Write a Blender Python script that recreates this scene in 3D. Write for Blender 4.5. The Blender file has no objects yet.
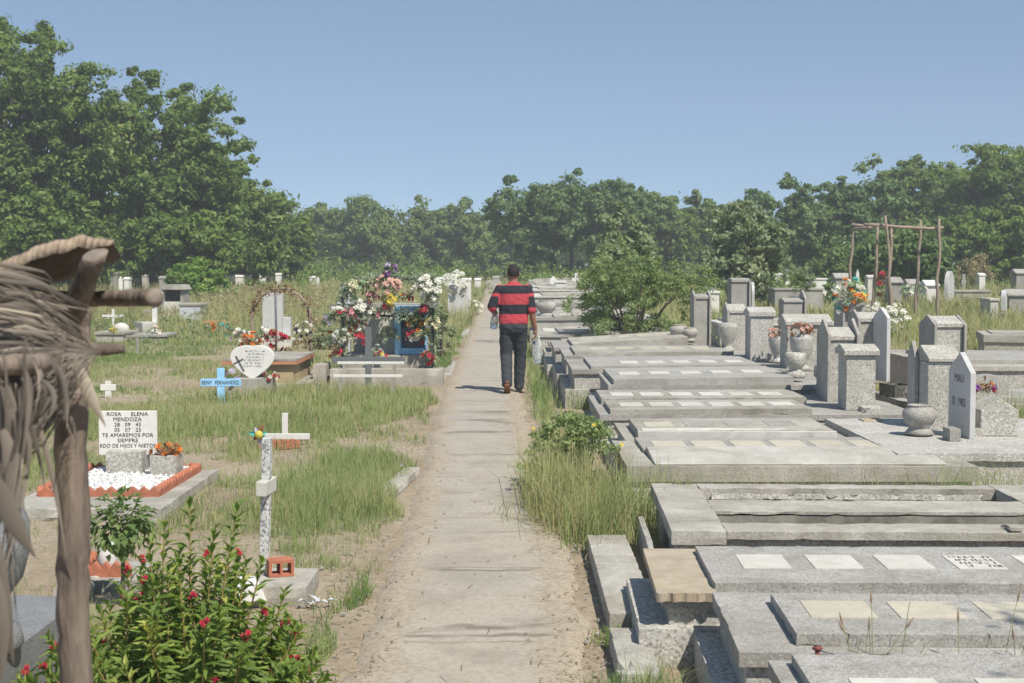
import bpy, math, random
import numpy as np
from mathutils import Vector, Matrix, noise as mnoise
R = math.radians
C = bpy.context.scene.collection
F, HC, PITCH = 1422.2, 1.68, math.atan(73.5/1422.2)
rnd = random.Random(7)
rng = np.random.default_rng(11)

# ---------------------------------------------------------------- terrain and view helpers
TY = [-400, 20, 24, 30, 40, 55, 70, 100, 140, 500]
TZ = [0, 0, .07, .23, .48, .72, .9, 1.1, 1.15, 1.15]
def T(y): return float(np.interp(y, TY, TZ))
def Tn(y): return np.interp(y, TY, TZ)
cp, sp = math.cos(PITCH), math.sin(PITCH)
def ray(px, py):
    u = (px-512)/F; v = (341.5-py)/F
    return Vector((u, cp+v*sp, v*cp-sp))
def at(px, py, z=None):           # the point of the ground (or of a level z) seen there
    d = ray(px, py)
    if z is not None:
        t = (z-HC)/d.z
        return Vector((d.x*t, d.y*t, z))
    zz = 0
    for _ in range(30):
        t = min((zz-HC)/min(d.z, -1e-4), 160/d.y); zz = T(d.y*t)
    return Vector((d.x*t, d.y*t, zz))
def atY(px, py, Y):
    d = ray(px, py); t = Y/d.y
    return Vector((d.x*t, Y, HC+d.z*t))
def X(px, Y): return (px-512)*Y/F/1.0
def Z(py, Y): return atY(512, py, Y).z

# ---------------------------------------------------------------- materials
def nt(name):
    m = bpy.data.materials.new(name); m.use_nodes = True
    n = m.node_tree; b = n.nodes['Principled BSDF']
    return m, n, b
def L(n, a, b): n.links.new(a, b)
def node(n, t, **kw):
    q = n.nodes.new(t)
    for k, v in kw.items():
        if k.startswith('i_'): q.inputs[k[2:].replace('_', ' ')].default_value = v
        else: setattr(q, k, v)
    return q
def ramp(n, fac, stops, interp='LINEAR'):
    q = n.nodes.new('ShaderNodeValToRGB'); e = q.color_ramp.elements; q.color_ramp.interpolation = interp
    while len(e) < len(stops): e.new(.5)
    for i, (p, c) in enumerate(stops):
        e[i].position = p; e[i].color = (*c, 1) if len(c) == 3 else c
    L(n, fac, q.inputs[0]); return q.outputs[0]
def mixc(n, fac, a, b, mode='MIX'):
    q = n.nodes.new('ShaderNodeMix'); q.data_type = 'RGBA'; q.blend_type = mode
    for s, v in ((q.inputs[0], fac), (q.inputs[6], a), (q.inputs[7], b)):
        if hasattr(v, 'is_linked'): L(n, v, s)
        elif isinstance(v, (int, float)): s.default_value = v
        else: s.default_value = (*v, 1)
    return q.outputs[2]
def coords(n):
    tc = node(n, 'ShaderNodeTexCoord'); oi = node(n, 'ShaderNodeObjectInfo')
    m = node(n, 'ShaderNodeVectorMath', operation='SCALE'); m.inputs[0].default_value = (37, 53, 71)
    L(n, oi.outputs['Random'], m.inputs['Scale'])
    a = node(n, 'ShaderNodeVectorMath', operation='ADD')
    L(n, tc.outputs['Object'], a.inputs[0]); L(n, m.outputs[0], a.inputs[1])
    return a.outputs[0]
def sc(c, k): return tuple(min(1, v*k) for v in c)
def mat(name, col, rough=.8, var=.2, scale=6, fleck=None, fleck_scale=55, bump=.25, bscale=60, stain=None, stain_amt=.5, spec=.3, stain_scale=1.3, grain=None):
    """mottled matt surface; fleck = (light, dark, amount) of the stone chips in it; stain = colour of its weathering"""
    m, n, b = nt(name); v = coords(n)
    if grain:
        gm_ = node(n, 'ShaderNodeVectorMath', operation='MULTIPLY'); gm_.inputs[1].default_value = grain; L(n, v, gm_.inputs[0]); v = gm_.outputs[0]
    no = node(n, 'ShaderNodeTexNoise', i_Scale=scale, i_Detail=5, i_Roughness=.65); L(n, v, no.inputs['Vector'])
    c = ramp(n, no.outputs['Fac'], [(.3, sc(col, 1-var)), (.7, sc(col, 1+var))])
    if fleck:
        vo = node(n, 'ShaderNodeTexVoronoi', i_Scale=fleck_scale); L(n, v, vo.inputs['Vector'])
        se = node(n, 'ShaderNodeSeparateColor'); L(n, vo.outputs['Color'], se.inputs[0])
        li, dk, am = fleck
        f1 = ramp(n, se.outputs[0], [(0, (1,)*3), (am, (0,)*3)], 'CONSTANT')
        f2 = ramp(n, se.outputs[1], [(0, (1,)*3), (am, (0,)*3)], 'CONSTANT')
        c = mixc(n, f1, c, li); c = mixc(n, f2, c, dk)
    if stain:
        s = node(n, 'ShaderNodeTexNoise', i_Scale=stain_scale, i_Detail=7, i_Roughness=.72, i_Distortion=.6); L(n, v, s.inputs['Vector'])
        f = ramp(n, s.outputs['Fac'], [(.42, (0,)*3), (.68, (stain_amt,)*3)])
        c = mixc(n, f, c, stain)
        s2 = node(n, 'ShaderNodeTexNoise', i_Scale=stain_scale*7, i_Detail=6, i_Roughness=.8); L(n, v, s2.inputs['Vector'])
        c = mixc(n, ramp(n, s2.outputs['Fac'], [(.52, (0,)*3), (.74, (stain_amt*.8,)*3)]), c, sc(stain, .8))
    L(n, c, b.inputs['Base Color'])
    b.inputs['Roughness'].default_value = rough; b.inputs['Specular IOR Level'].default_value = spec
    if bump:
        bn = node(n, 'ShaderNodeTexNoise', i_Scale=bscale, i_Detail=4); L(n, v, bn.inputs['Vector'])
        bu = node(n, 'ShaderNodeBump', i_Strength=bump, i_Distance=.01); L(n, bn.outputs['Fac'], bu.inputs['Height'])
        L(n, bu.outputs[0], b.inputs['Normal'])
    return m
def leafmat(name, c1, c2, c3=None, trans=.35, nscale=1.2, rough=.55, up=0):
    m, n, b = nt(name)
    g = node(n, 'ShaderNodeNewGeometry'); v = coords(n)
    no = node(n, 'ShaderNodeTexNoise', i_Scale=nscale, i_Detail=2); L(n, v, no.inputs['Vector'])
    a = node(n, 'ShaderNodeMath', operation='MULTIPLY_ADD'); a.inputs[1].default_value = .6
    L(n, g.outputs['Random Per Island'], a.inputs[0])
    s = node(n, 'ShaderNodeMath', operation='MULTIPLY_ADD'); s.inputs[1].default_value = 1.1; s.inputs[2].default_value = -.32
    L(n, no.outputs['Fac'], s.inputs[0]); L(n, s.outputs[0], a.inputs[2])
    st = [(.1, c1), (.75, c2)]
    if c3: st.append((.97, c3))
    c = ramp(n, a.outputs[0], st)
    L(n, c, b.inputs['Base Color']); b.inputs['Roughness'].default_value = rough; b.inputs['Specular IOR Level'].default_value = .35
    if up:      # blades in a sward catch light like the sward does
        vm = node(n, 'ShaderNodeMix', data_type='VECTOR'); vm.inputs[0].default_value = up
        L(n, g.outputs['Normal'], vm.inputs[4]); vm.inputs[5].default_value = (0, -.1, 1)
        nn = node(n, 'ShaderNodeVectorMath', operation='NORMALIZE'); L(n, vm.outputs[1], nn.inputs[0]); L(n, nn.outputs[0], b.inputs['Normal'])
    t = node(n, 'ShaderNodeBsdfTranslucent'); L(n, mixc(n, 1, c, (1.15, 1.2, .6), 'MULTIPLY'), t.inputs[0])
    x = node(n, 'ShaderNodeMixShader'); x.inputs[0].default_value = trans
    L(n, b.outputs[0], x.inputs[1]); L(n, t.outputs[0], x.inputs[2])
    L(n, x.outputs[0], n.nodes['Material Output'].inputs[0])
    return m
GR = (.36, .36, .345)
M = {}
M['concrete'] = mat('weathered concrete', (.385, .37, .332), .9, .2, 5, ((.46, .44, .4), (.33, .31, .27), .12), 130, .4, stain=(.19, .17, .135), stain_amt=.75)
M['concrete_pale'] = mat('pale concrete', (.415, .398, .355), .9, .18, 5, ((.5, .48, .43), (.36, .34, .3), .12), 130, .4, stain=(.225, .2, .155), stain_amt=.75)
M['granito'] = mat('grey terrazzo', (.365, .356, .333), .85, .16, 7, ((.46, .45, .425), (.26, .245, .22), .22), 150, .3, stain=(.215, .2, .165), stain_amt=.75)
M['granito_coarse'] = mat('coarse pebble terrazzo', (.435, .422, .388), .9, .14, 7, ((.58, .565, .525), (.30, .285, .25), .24), 90, .45, stain=(.29, .27, .22), stain_amt=.5)
M['granito_fine'] = mat('fine grey terrazzo', (.38, .37, .345), .8, .15, 7, ((.45, .44, .41), (.29, .275, .25), .2), 190, .2, stain=(.23, .215, .18), stain_amt=.7)
M['granito_white'] = mat('pale chip terrazzo', (.45, .445, .42), .85, .1, 7, ((.64, .63, .59), (.33, .32, .3), .2), 95, .35, stain=(.28, .255, .205), stain_amt=.6)
M['marble_grey'] = mat('grey marble', (.53, .53, .52), .5, .12, 4, bump=.05, spec=.4, stain=(.3, .3, .3), stain_amt=.4)
M['slate'] = mat('blue grey slate', (.23, .245, .265), .6, .15, 9, bump=.1)
M['tile_white'] = mat('white tile', (.63, .61, .55), .5, .1, 12, bump=.03, stain=(.4, .36, .29), stain_amt=.6, spec=.4)
M['tile_cream'] = mat('cream tile', (.53, .49, .39), .55, .1, 12, bump=.03, stain=(.36, .325, .25), stain_amt=.6)
M['ochre'] = mat('ochre stained mortar', (.40, .35, .27), .95, .2, 5, stain=(.33, .22, .12), stain_amt=.6)
M['lime'] = mat('whitewash', (.60, .585, .53), .9, .12, 8, stain=(.42, .4, .36), stain_amt=.7)
M['worn_lime'] = mat('worn whitewash', (.475, .462, .42), .9, .15, 6, stain=(.30, .28, .24), stain_amt=.7, stain_scale=2.2)
M['white'] = mat('white paint', (.70, .69, .66), .6, .05, 10, bump=.08, stain=(.55, .53, .48), stain_amt=.4)
M['ink'] = mat('dark lettering', (.03, .03, .035), .6, .1, 20, bump=0)
M['inkgrey'] = mat('worn grey lettering', (.14, .14, .15), .7, .2, 20, bump=0)
M['brick'] = mat('orange brick', (.42, .15, .085), .85, .25, 14, stain=(.3, .13, .09), stain_amt=.5)
M['orange'] = mat('faded orange paint', (.48, .2, .1), .8, .15, 10, stain=(.4, .3, .22), stain_amt=.5)
M['buff'] = mat('buff painted wall', (.42, .34, .2), .85, .1, 6, stain=(.3, .24, .15), stain_amt=.5)
M['blue'] = mat('sky blue paint', (.30, .58, .84), .5, .1, 10, bump=.06, spec=.4)
M['gravel'] = mat('white gravel', (.66, .66, .64), .9, .1, 30, ((.85, .85, .83), (.4, .4, .4), .3), 55, 1.0, 45)
M['bark'] = mat('grey bark', (.15, .125, .1), .95, .3, 9, bump=.8, bscale=24)
M['pole'] = mat('stripped pole wood', (.30, .24, .19), .9, .25, 12, bump=.5, bscale=40)
M['post'] = mat('weathered post wood', (.20, .16, .128), .95, .45, 26, bump=1.0, bscale=70, stain=(.095, .075, .062), stain_amt=.8, stain_scale=7, grain=(1, 1, .16))
M['polecut'] = mat('sawn wood end', (.24, .2, .165), .9, .15, 30, bump=.3)
M['sheath'] = mat('dry palm sheath', (.36, .27, .185), .85, .3, 18, bump=.5, bscale=60, stain=(.2, .13, .09), stain_amt=.6, stain_scale=5)
M['greywood'] = mat('grey painted wood', (.14, .15, .16), .8, .15, 14, bump=.2)
M['darkwood'] = mat('dark grey wood', (.085, .085, .09), .85, .2, 14, bump=.2)
M['granite_dark'] = mat('dark granite', (.22, .222, .225), .5, .12, 10, ((.3, .3, .3), (.14, .14, .145), .25), 260, .05, spec=.5)
M['mossy'] = mat('mossy damp cement wall', (.25, .24, .205), .95, .25, 8, stain=(.09, .085, .065), stain_amt=.8, stain_scale=3)
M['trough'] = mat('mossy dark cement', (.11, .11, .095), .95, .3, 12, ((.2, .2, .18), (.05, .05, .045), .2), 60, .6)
M['rust'] = mat('rusty red iron', (.22, .07, .055), .8, .3, 30)
M['silver'] = mat('galvanised sheet', (.5, .52, .55), .35, .08, 10, bump=.05, spec=.6)
M['foliage_dark'] = leafmat('dark neem leaves', (.085, .150, .036), (.19, .285, .065), (.29, .33, .09), .42, .55)
M['foliage_mid'] = leafmat('mid green leaves', (.10, .165, .045), (.21, .30, .08), (.3, .34, .11), .42, .5)
M['foliage_far'] = leafmat('far tree leaves', (.10, .165, .048), (.205, .29, .085), (.28, .32, .11), .42, .35)
M['foliage_blue'] = leafmat('round tree leaves', (.08, .15, .052), (.175, .27, .095), (.25, .32, .12), .4, .5)
M['foliage_vine'] = leafmat('pale vine leaves', (.15, .21, .10), (.34, .40, .24), (.6, .62, .48), .45, 1.0)
M['foliage_bush'] = leafmat('bush leaves', (.15, .225, .085), (.31, .39, .17), (.46, .5, .28), .45, 1.5)
M['foliage_topiary'] = leafmat('pale soft leaves', (.085, .15, .045), (.20, .28, .10), (.34, .40, .17), .4, 3)
M['stem_red'] = mat('reddish green stems', (.26, .2, .07), .7, .2, 10)
M['foliage_litter'] = leafmat('dry litter', (.13, .09, .055), (.32, .25, .15), (.5, .42, .28), .1, 6, .9)
M['foliage_bright'] = leafmat('bright bush leaves', (.12, .23, .045), (.26, .40, .09), (.4, .48, .16), .45, 1.5)
M['foliage_oleander'] = leafmat('lance leaves', (.095, .165, .035), (.235, .33, .07), (.50, .50, .14), .42, 5)
M['foliage_dry'] = leafmat('dry brown leaves', (.16, .08, .04), (.33, .17, .08), (.42, .27, .14), .25, 6)
M['foliage_brush'] = leafmat('dry brush', (.22, .175, .10), (.38, .325, .19), (.47, .42, .27), .25, 2)
M['foliage_garland'] = leafmat('garland leaves', (.13, .19, .11), (.34, .40, .29), (.62, .64, .58), .25, 8)
M['grass'] = leafmat('green grass', (.17, .25, .085), (.37, .43, .19), (.56, .54, .34), .52, .9, .55, .6)
M['grass_dry'] = leafmat('dry grass', (.28, .285, .135), (.50, .455, .25), (.60, .53, .34), .5, .5, .55, .6)
M['grass_lush'] = leafmat('lush short grass', (.10, .19, .05), (.215, .30, .085), (.34, .37, .15), .5, 1.2, .55, .6)
M['straw'] = leafmat('palm thatch strips', (.06, .05, .042), (.24, .205, .17), (.58, .51, .41), .12, 3, .8)
PET = dict(white=(.78, .77, .72), red=(.60, .06, .09), pink=(.78, .36, .42), coral=(.74, .46, .40), yellow=(.72, .6, .12), cream=(.72, .66, .46),
           purple=(.35, .13, .48), orange=(.68, .22, .04), crimson=(.46, .03, .06), lilac=(.55, .48, .66), teal=(.1, .42, .38), dark=(.05, .03, .05), brown=(.3, .13, .06), palegreen=(.35,.47,.3))
def petal(c):
    k = 'petal_'+c
    if k not in M: M[k] = leafmat(c+' petals', sc(PET[c], .75), PET[c], sc(PET[c], 1.15), .2, 12, .6)
    return M[k]

# ---------------------------------------------------------------- mesh building
class MB:
    def __init__(s): s.v, s.f, s.m = [], [], []
    def add(s, vs, fs, mi=0):
        o = len(s.v); s.v += [tuple(p) for p in vs]; s.f += [tuple(i+o for i in f) for f in fs]; s.m += [mi]*len(fs); return s
    def box(s, x0, x1, y0, y1, z0, z1, mi=0, mtx=None):
        p = [Vector(q) for q in ((x0,y0,z0),(x1,y0,z0),(x1,y1,z0),(x0,y1,z0),(x0,y0,z1),(x1,y0,z1),(x1,y1,z1),(x0,y1,z1))]
        if mtx: p = [mtx @ q for q in p]
        return s.add(p, [(3,2,1,0),(4,5,6,7),(0,1,5,4),(1,2,6,5),(2,3,7,6),(3,0,4,7)], mi)
    def prism(s, poly, a, b, axis='y', mi=0, mtx=None):
        """poly in the plane across the axis, swept from a to b"""
        def pt(u, w, t): return Vector((u, t, w)) if axis == 'y' else (Vector((t, u, w)) if axis == 'x' else Vector((u, w, t)))
        n = len(poly); p = [pt(u, w, a) for u, w in poly]+[pt(u, w, b) for u, w in poly]
        if mtx: p = [mtx @ q for q in p]
        fs = [tuple(range(n)), tuple(range(2*n-1, n-1, -1))]+[(i, i+n, (i+1) % n+n, (i+1) % n) for i in range(n)]
        return s.add(p, fs, mi)
    def tube(s, pts, rad, seg=8, mi=0, cap=True, flat=1.0):
        pts = [Vector(p) for p in pts]; n = len(pts)
        if not hasattr(rad, '__len__'): rad = [rad]*n
        o = len(s.v); side = None
        for i, p in enumerate(pts):
            d = (pts[min(i+1, n-1)]-pts[max(i-1, 0)]).normalized()
            if side is None: side = d.orthogonal().normalized()
            side = (side-d*side.dot(d)).normalized(); up = d.cross(side)
            for k in range(seg):
                a = 2*math.pi*k/seg
                s.v.append(tuple(p+side*math.cos(a)*rad[i]+up*math.sin(a)*rad[i]*flat))
        for i in range(n-1):
            for k in range(seg):
                a, b = o+i*seg+k, o+i*seg+(k+1) % seg
                s.f.append((a, b, b+seg, a+seg)); s.m.append(mi)
        if cap:
            s.f.append(tuple(o+k for k in reversed(range(seg)))); s.m.append(mi)
            s.f.append(tuple(o+(n-1)*seg+k for k in range(seg))); s.m.append(mi)
        return s
    def lathe(s, prof, c=(0,0,0), seg=20, mi=0, closed=True):
        o = len(s.v)
        for r, z in prof:
            for k in range(seg):
                a = 2*math.pi*k/seg; s.v.append((c[0]+r*math.cos(a), c[1]+r*math.sin(a), c[2]+z))
        for i in range(len(prof)-1):
            for k in range(seg):
                a, b = o+i*seg+k, o+i*seg+(k+1) % seg
                s.f.append((a, b, b+seg, a+seg)); s.m.append(mi)
        if closed:
            s.f.append(tuple(o+k for k in reversed(range(seg)))); s.m.append(mi)
            s.f.append(tuple(o+(len(prof)-1)*seg+k for k in range(seg))); s.m.append(mi)
        return s
    def ball(s, c, r, seg=10, rings=7, mi=0, sq=(1,1,1)):
        o = len(s.v)
        for i in range(rings+1):
            t = math.pi*i/rings
            for k in range(seg):
                a = 2*math.pi*k/seg
                s.v.append((c[0]+r*sq[0]*math.sin(t)*math.cos(a), c[1]+r*sq[1]*math.sin(t)*math.sin(a), c[2]-r*sq[2]*math.cos(t)))
        for i in range(rings):
            for k in range(seg):
                a, b = o+i*seg+k, o+i*seg+(k+1) % seg
                s.f.append((a, b, b+seg, a+seg)); s.m.append(mi)
        return s
    def leaf(s, p, d, up, ln, w, mi=0, fold=.25, bend=.2):
        """a pointed folded leaf: six vertices, four faces"""
        d = d.normalized(); side = d.cross(up)
        if side.length < 1e-3: side = d.orthogonal()
        side.normalize(); nn = side.cross(d)
        q = p+d*ln*.5+nn*(-bend*.15*ln); t = p+d*ln-nn*bend*ln
        a = p+d*ln*.45+side*w*.5+nn*fold*w; b = p+d*ln*.45-side*w*.5+nn*fold*w
        return s.add([p, a, t, b, q], [(0, 4, 1), (4, 2, 1), (0, 3, 4), (4, 3, 2)], mi)
    def build(s, name, mats, parent=None, smooth=False, bevel=0, tri=False):
        me = bpy.data.meshes.new(name); me.from_pydata(s.v, [], s.f)
        if not isinstance(mats, (list, tuple)): mats = [mats]
        for m in mats: me.materials.append(M[m] if isinstance(m, str) else m)
        if len(mats) > 1: me.polygons.foreach_set('material_index', s.m)
        if smooth: me.polygons.foreach_set('use_smooth', [True]*len(s.f))
        me.update()
        return link(name, me, parent, bevel)
def link(name, me, parent=None, bevel=0):
    o = bpy.data.objects.new(name, me); C.objects.link(o)
    if parent is not None: o.parent = parent
    if bevel:
        b = o.modifiers.new('bevel', 'BEVEL'); b.width = bevel; b.segments = 2; b.limit_method = 'ANGLE'; b.angle_limit = R(35)
    return o
def npmesh(name, V, Q, mats, mi=None, parent=None, smooth=False):
    """V (n,3), Q (m,k) all faces with k corners"""
    me = bpy.data.meshes.new(name); V = np.asarray(V, np.float32); Q = np.asarray(Q, np.int32)
    me.vertices.add(len(V)); me.vertices.foreach_set('co', V.ravel())
    me.loops.add(Q.size); me.loops.foreach_set('vertex_index', Q.ravel())
    me.polygons.add(len(Q)); me.polygons.foreach_set('loop_start', np.arange(0, Q.size, Q.shape[1], dtype=np.int32))
    if not isinstance(mats, (list, tuple)): mats = [mats]
    for m in mats: me.materials.append(M[m] if isinstance(m, str) else m)
    if mi is not None: me.polygons.foreach_set('material_index', np.asarray(mi, np.int32))
    if smooth: me.polygons.foreach_set('use_smooth', np.ones(len(Q), bool))
    me.update(calc_edges=True); me.validate()
    return link(name, me, parent)
def tag(o, label=None, cat=None, group=None, kind=None):
    if label: o['label'] = label
    if cat: o['category'] = cat
    if group: o['group'] = group
    if kind: o['kind'] = kind
    return o
def thing(name, label, cat, loc=(0,0,0), rz=0, group=None):
    o = bpy.data.objects.new(name, None); C.objects.link(o); o.empty_display_size = .1
    o.location = loc; o.rotation_euler = (0, 0, rz)
    return tag(o, label, cat, group)
def copy_tree(o, label=None, loc=None, rz=None, scale=None):
    def rec(q, parent):
        c = q.copy(); C.objects.link(c); c.parent = parent
        for ch in q.children: rec(ch, c)
        return c
    r = rec(o, None)
    if label: r['label'] = label
    if loc is not None: r.location = loc
    if rz is not None: r.rotation_euler = (0, 0, rz)
    if scale is not None: r.scale = (scale,)*3 if not hasattr(scale, '__len__') else scale
    return r
def text_mesh(lines, width, height, depth=.002, fill=.94):
    """lettering as a mesh in the XZ plane facing -Y, centred; lines spread over the height"""
    mb = MB(); n = len(lines); lh = height/n
    dg = None
    for i, t in enumerate(lines):
        if not t: continue
        cu = bpy.data.curves.new('lettering', 'FONT'); cu.body = t; cu.size = 1; cu.align_x = 'CENTER'; cu.extrude = 0; cu.resolution_u = 2
        o = bpy.data.objects.new('lettering', cu); C.objects.link(o)
        bpy.context.view_layer.update()
        me = o.evaluated_get(bpy.context.evaluated_depsgraph_get()).to_mesh()
        vs = [v.co.copy() for v in me.vertices]; fs = [tuple(p.vertices) for p in me.polygons]
        o.evaluated_get(bpy.context.evaluated_depsgraph_get()).to_mesh_clear()
        C.objects.unlink(o); bpy.data.objects.remove(o); bpy.data.curves.remove(cu)
        if not vs: continue
        xs = [v.x for v in vs]; w = max(xs)-min(xs); cx = (max(xs)+min(xs))/2
        s = min(lh*fill/.95, width*1.25/w)
        sx = min(s*1.05, width/w); zc = height/2-lh*(i+.5)
        mb.add([((v.x-cx)*sx, -depth, zc+(v.y-.34)*s) for v in vs], fs)
    return mb

def scrib(rows, w, h, seed, dens=.8):
    """worn, unreadable lettering: rows of short strokes in the XZ plane"""
    q = random.Random(seed); mb = MB(); lh = h/rows
    for r_ in range(rows):
        x = -w/2*q.uniform(.6, 1); e = w/2*q.uniform(.6, 1); z = h/2-lh*(r_+.5); s = lh*.6
        while x < e:
            cw = s*q.uniform(.4, .6)
            if q.random() < dens:
                for k in range(q.choice((2, 2, 3))):
                    if q.random() < .55: a = x+q.choice((0, cw*.75)); mb.box(a, a+s*.14, -.001, 0, z-s/2, z+s/2)
                    else: b_ = z+q.choice((-.5, 0, .42))*s; mb.box(x, x+cw*.8, -.001, 0, b_-s*.06, b_+s*.06)
            x += cw*1.25
    return mb
# ---------------------------------------------------------------- foliage
def unit(v): return v/np.maximum(np.linalg.norm(v, axis=-1, keepdims=True), 1e-9)
def leaf_cloud(cent, rad, per, ln, wd, g, droop=.0, out=1.0, center=None, flat=.75):
    """diamond leaves round clump centres; leaf planes face mostly outwards"""
    cent = np.asarray(cent, float); n = len(cent); rad = np.broadcast_to(np.asarray(rad, float), (n,))
    idx = np.repeat(np.arange(n), per); N = len(idx)
    d = unit(g.normal(size=(N, 3))); r = rad[idx]*np.minimum(np.abs(g.normal(.68, .26, N)), 1.6)
    an = g.uniform(.55, 1.5, (n, 3))*np.array([1.1, 1.1, flat]); off = d*r[:, None]*an[idx]
    off[:, :2] += (g.uniform(-.35, .35, (n, 2))*rad[:, None])[idx]*(off[:, 2:]/rad[idx][:, None])
    p = cent[idx]+off
    nrm = unit(d*out+g.normal(size=(N, 3))*.38+np.array([0, 0, .35]))
    t = unit(np.cross(nrm, g.normal(size=(N, 3)))); t[:, 2] -= droop; t = unit(t)
    b = unit(np.cross(nrm, t))
    l = ln*g.uniform(.65, 1.3, N)[:, None]; w = wd*g.uniform(.65, 1.3, N)[:, None]
    V = np.stack([p-t*l*.5, p+b*w*.5-t*l*.05, p+t*l*.5-nrm*l*.12, p-b*w*.5-t*l*.05], 1).reshape(-1, 3)
    Q = np.arange(4*N).reshape(-1, 4)
    return V, Q
def crown_centers(n, w, d, h, g, shell=.5, base=.0, lumps=7):
    """clump centres in a lumpy crown: a union of big lobes, most clumps near the outside"""
    lobes = []
    for i in range(lumps):
        a = 2*math.pi*i/lumps+g.uniform(-.4, .4); rr = g.uniform(.28, .5)
        lobes.append((math.cos(a)*rr*w*.8, math.sin(a)*rr*d*.8, g.uniform(.3, .66)*h, g.uniform(.26, .36)))
    lobes.append((0, 0, .66*h, .36)); lobes.append((g.uniform(-.1, .1)*w, 0, .4*h, .4))
    out = []
    while len(out) < n:
        lx, ly, lz, lr = lobes[g.integers(len(lobes))]
        v = unit(g.normal(size=3)); r = lr*g.uniform(shell, 1.0)
        p = np.array([lx+v[0]*r*w, ly+v[1]*r*d, lz+v[2]*r*h*.95])
        if p[2] < base*h or p[2] > h: continue
        out.append(p)
    return np.array(out)
def tree(name, label, cat, px, Y, pl, pr, top, seed, mt, n=230, per=110, cr=.075, trunk_r=.16, base=.1, leaf=None, group=None, sprigs=0, shell=.5, droop=.1, depth=None, thin=1, lumps=7):
    g = np.random.default_rng(seed)
    s = Y/F; w = (pr-pl)*s; z0 = T(Y); h = Z(top, Y)-z0; d = depth or w*.8
    loc = (X(px, Y), Y, z0)
    t = thing(name, label, cat, loc, 0, group)
    cx = ((pl+pr)/2-px)*s
    c = crown_centers(n, w, d, h, g, shell, base, lumps)+np.array([cx, 0, 0])
    if sprigs:
        k = g.choice(len(c), sprigs); e = c[k].copy(); k = None
        e = e[e[:, 2] > h*.45]; st = [e]
        for q_ in range(3):
            e = e+np.stack([g.normal(0, .012*w, len(e)), g.normal(0, .012*w, len(e)), g.uniform(.006, .02, len(e))*h], 1); st.append(e)
        e = np.vstack(st); e[:, 2] = np.minimum(e[:, 2], h*1.03); c = np.vstack([c, e]); nsp = len(e)
    lf = leaf or .0036*Y
    rad = cr*min(w, h*1.2)*g.uniform(.5, 1.4, len(c))
    if sprigs: rad[-nsp:] *= .62
    sh_ = unit(g.normal(size=c.shape))*rad[:, None]*g.uniform(.6, 1.25, (len(c), 1)); c = np.vstack([c, c+sh_]); rad = np.concatenate([rad, rad*g.uniform(.45, .85, len(rad))])
    V, Q = leaf_cloud(c, rad, int(per*.52), lf*1.12, lf*.56, g, droop)
    npmesh('crown', V, Q, mt, parent=t)
    mb = MB(); fk = Vector((cx*.25, 0, h*.28))
    wob = lambda a: Vector((g.uniform(-a, a), g.uniform(-a, a), 0))
    mb.tube([Vector((0, 0, -.2)), Vector((0, 0, .05*h))+wob(.05), fk*.6+wob(.08), fk], [trunk_r*1.35, trunk_r, trunk_r*.85, trunk_r*.75], 9)
    for i in range(11):
        e = Vector(c[g.integers(len(c))])
        if e.z < h*.35: e.z = h*.5
        m1 = fk.lerp(e, .45)+wob(.1*w*.5)+Vector((0, 0, .03*h))
        mb.tube([fk, m1, e], [trunk_r*.55, trunk_r*.33, trunk_r*.08], 6, cap=False)
    mb.build('trunk', 'bark', t, True)
    return t
def bush(label, name, cat, loc, w, d, h, seed, mt, n=60, per=60, leaf=.05, cr=.12, group=None, stems=8, flower=None, shell=.45, droop=.1, wide=.42):
    g = np.random.default_rng(seed); t = thing(name, label, cat, loc, 0, group)
    c = crown_centers(n, w, d, h, g, shell, .02, 6); lo = g.choice(n, n//4); c[lo, 2] = g.uniform(.04, .25, len(lo))*h; c[lo, :2] *= g.uniform(.8, 1.25, (len(lo), 1))
    V, Q = leaf_cloud(c, cr*min(w, h*1.2)*g.uniform(.7, 1.3, len(c)), per, leaf, leaf*wide, g, droop)
    npmesh('foliage', V, Q, mt, parent=t)
    mb = MB()
    for i in range(stems):
        e = Vector(c[g.integers(len(c))]); b = Vector((e.x*.15, e.y*.15, -.05))
        mb.tube([b, b.lerp(e, .5)+Vector((0, 0, .06*h)), e], [.012+h*.006, .008+h*.004, .004], 5, cap=False)
    mb.build('stem', 'bark', t, True)
    if flower:
        col, k, r = flower; fb = MB()
        for i in range(k):
            e = Vector(c[g.integers(len(c))]); e = e+Vector((e.x, e.y-abs(g.normal())*.1*d, abs(g.normal())*.12*h))*.16+Vector((0, -.1*d, .06*h))
            blossom(fb, e, r, Vector((g.normal()*.5, -.8, .6)), 0)
        fb.build('blossom', petal(col), t)
    return t
def blossom(mb, p, r, ax, mi=0, n=6, mi2=None):
    ax = ax.normalized(); s = ax.orthogonal().normalized(); u = ax.cross(s)
    for ring, (rr, lift, k) in enumerate(((1, .25, n), (.6, .55, n-1))):
        for i in range(k):
            a = 2*math.pi*(i+.5*ring)/k; dr = s*math.cos(a)+u*math.sin(a); sd = ax.cross(dr)
            mb.add([p, p+dr*r*rr*.55+sd*r*.36+ax*r*lift*.5, p+dr*r*rr+ax*r*lift, p+dr*r*rr*.55-sd*r*.36+ax*r*lift*.5], [(0, 1, 2, 3)], mi)
    if mi2 is not None: mb.ball(p+ax*r*.3, r*.3, 6, 4, mi2)
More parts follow.
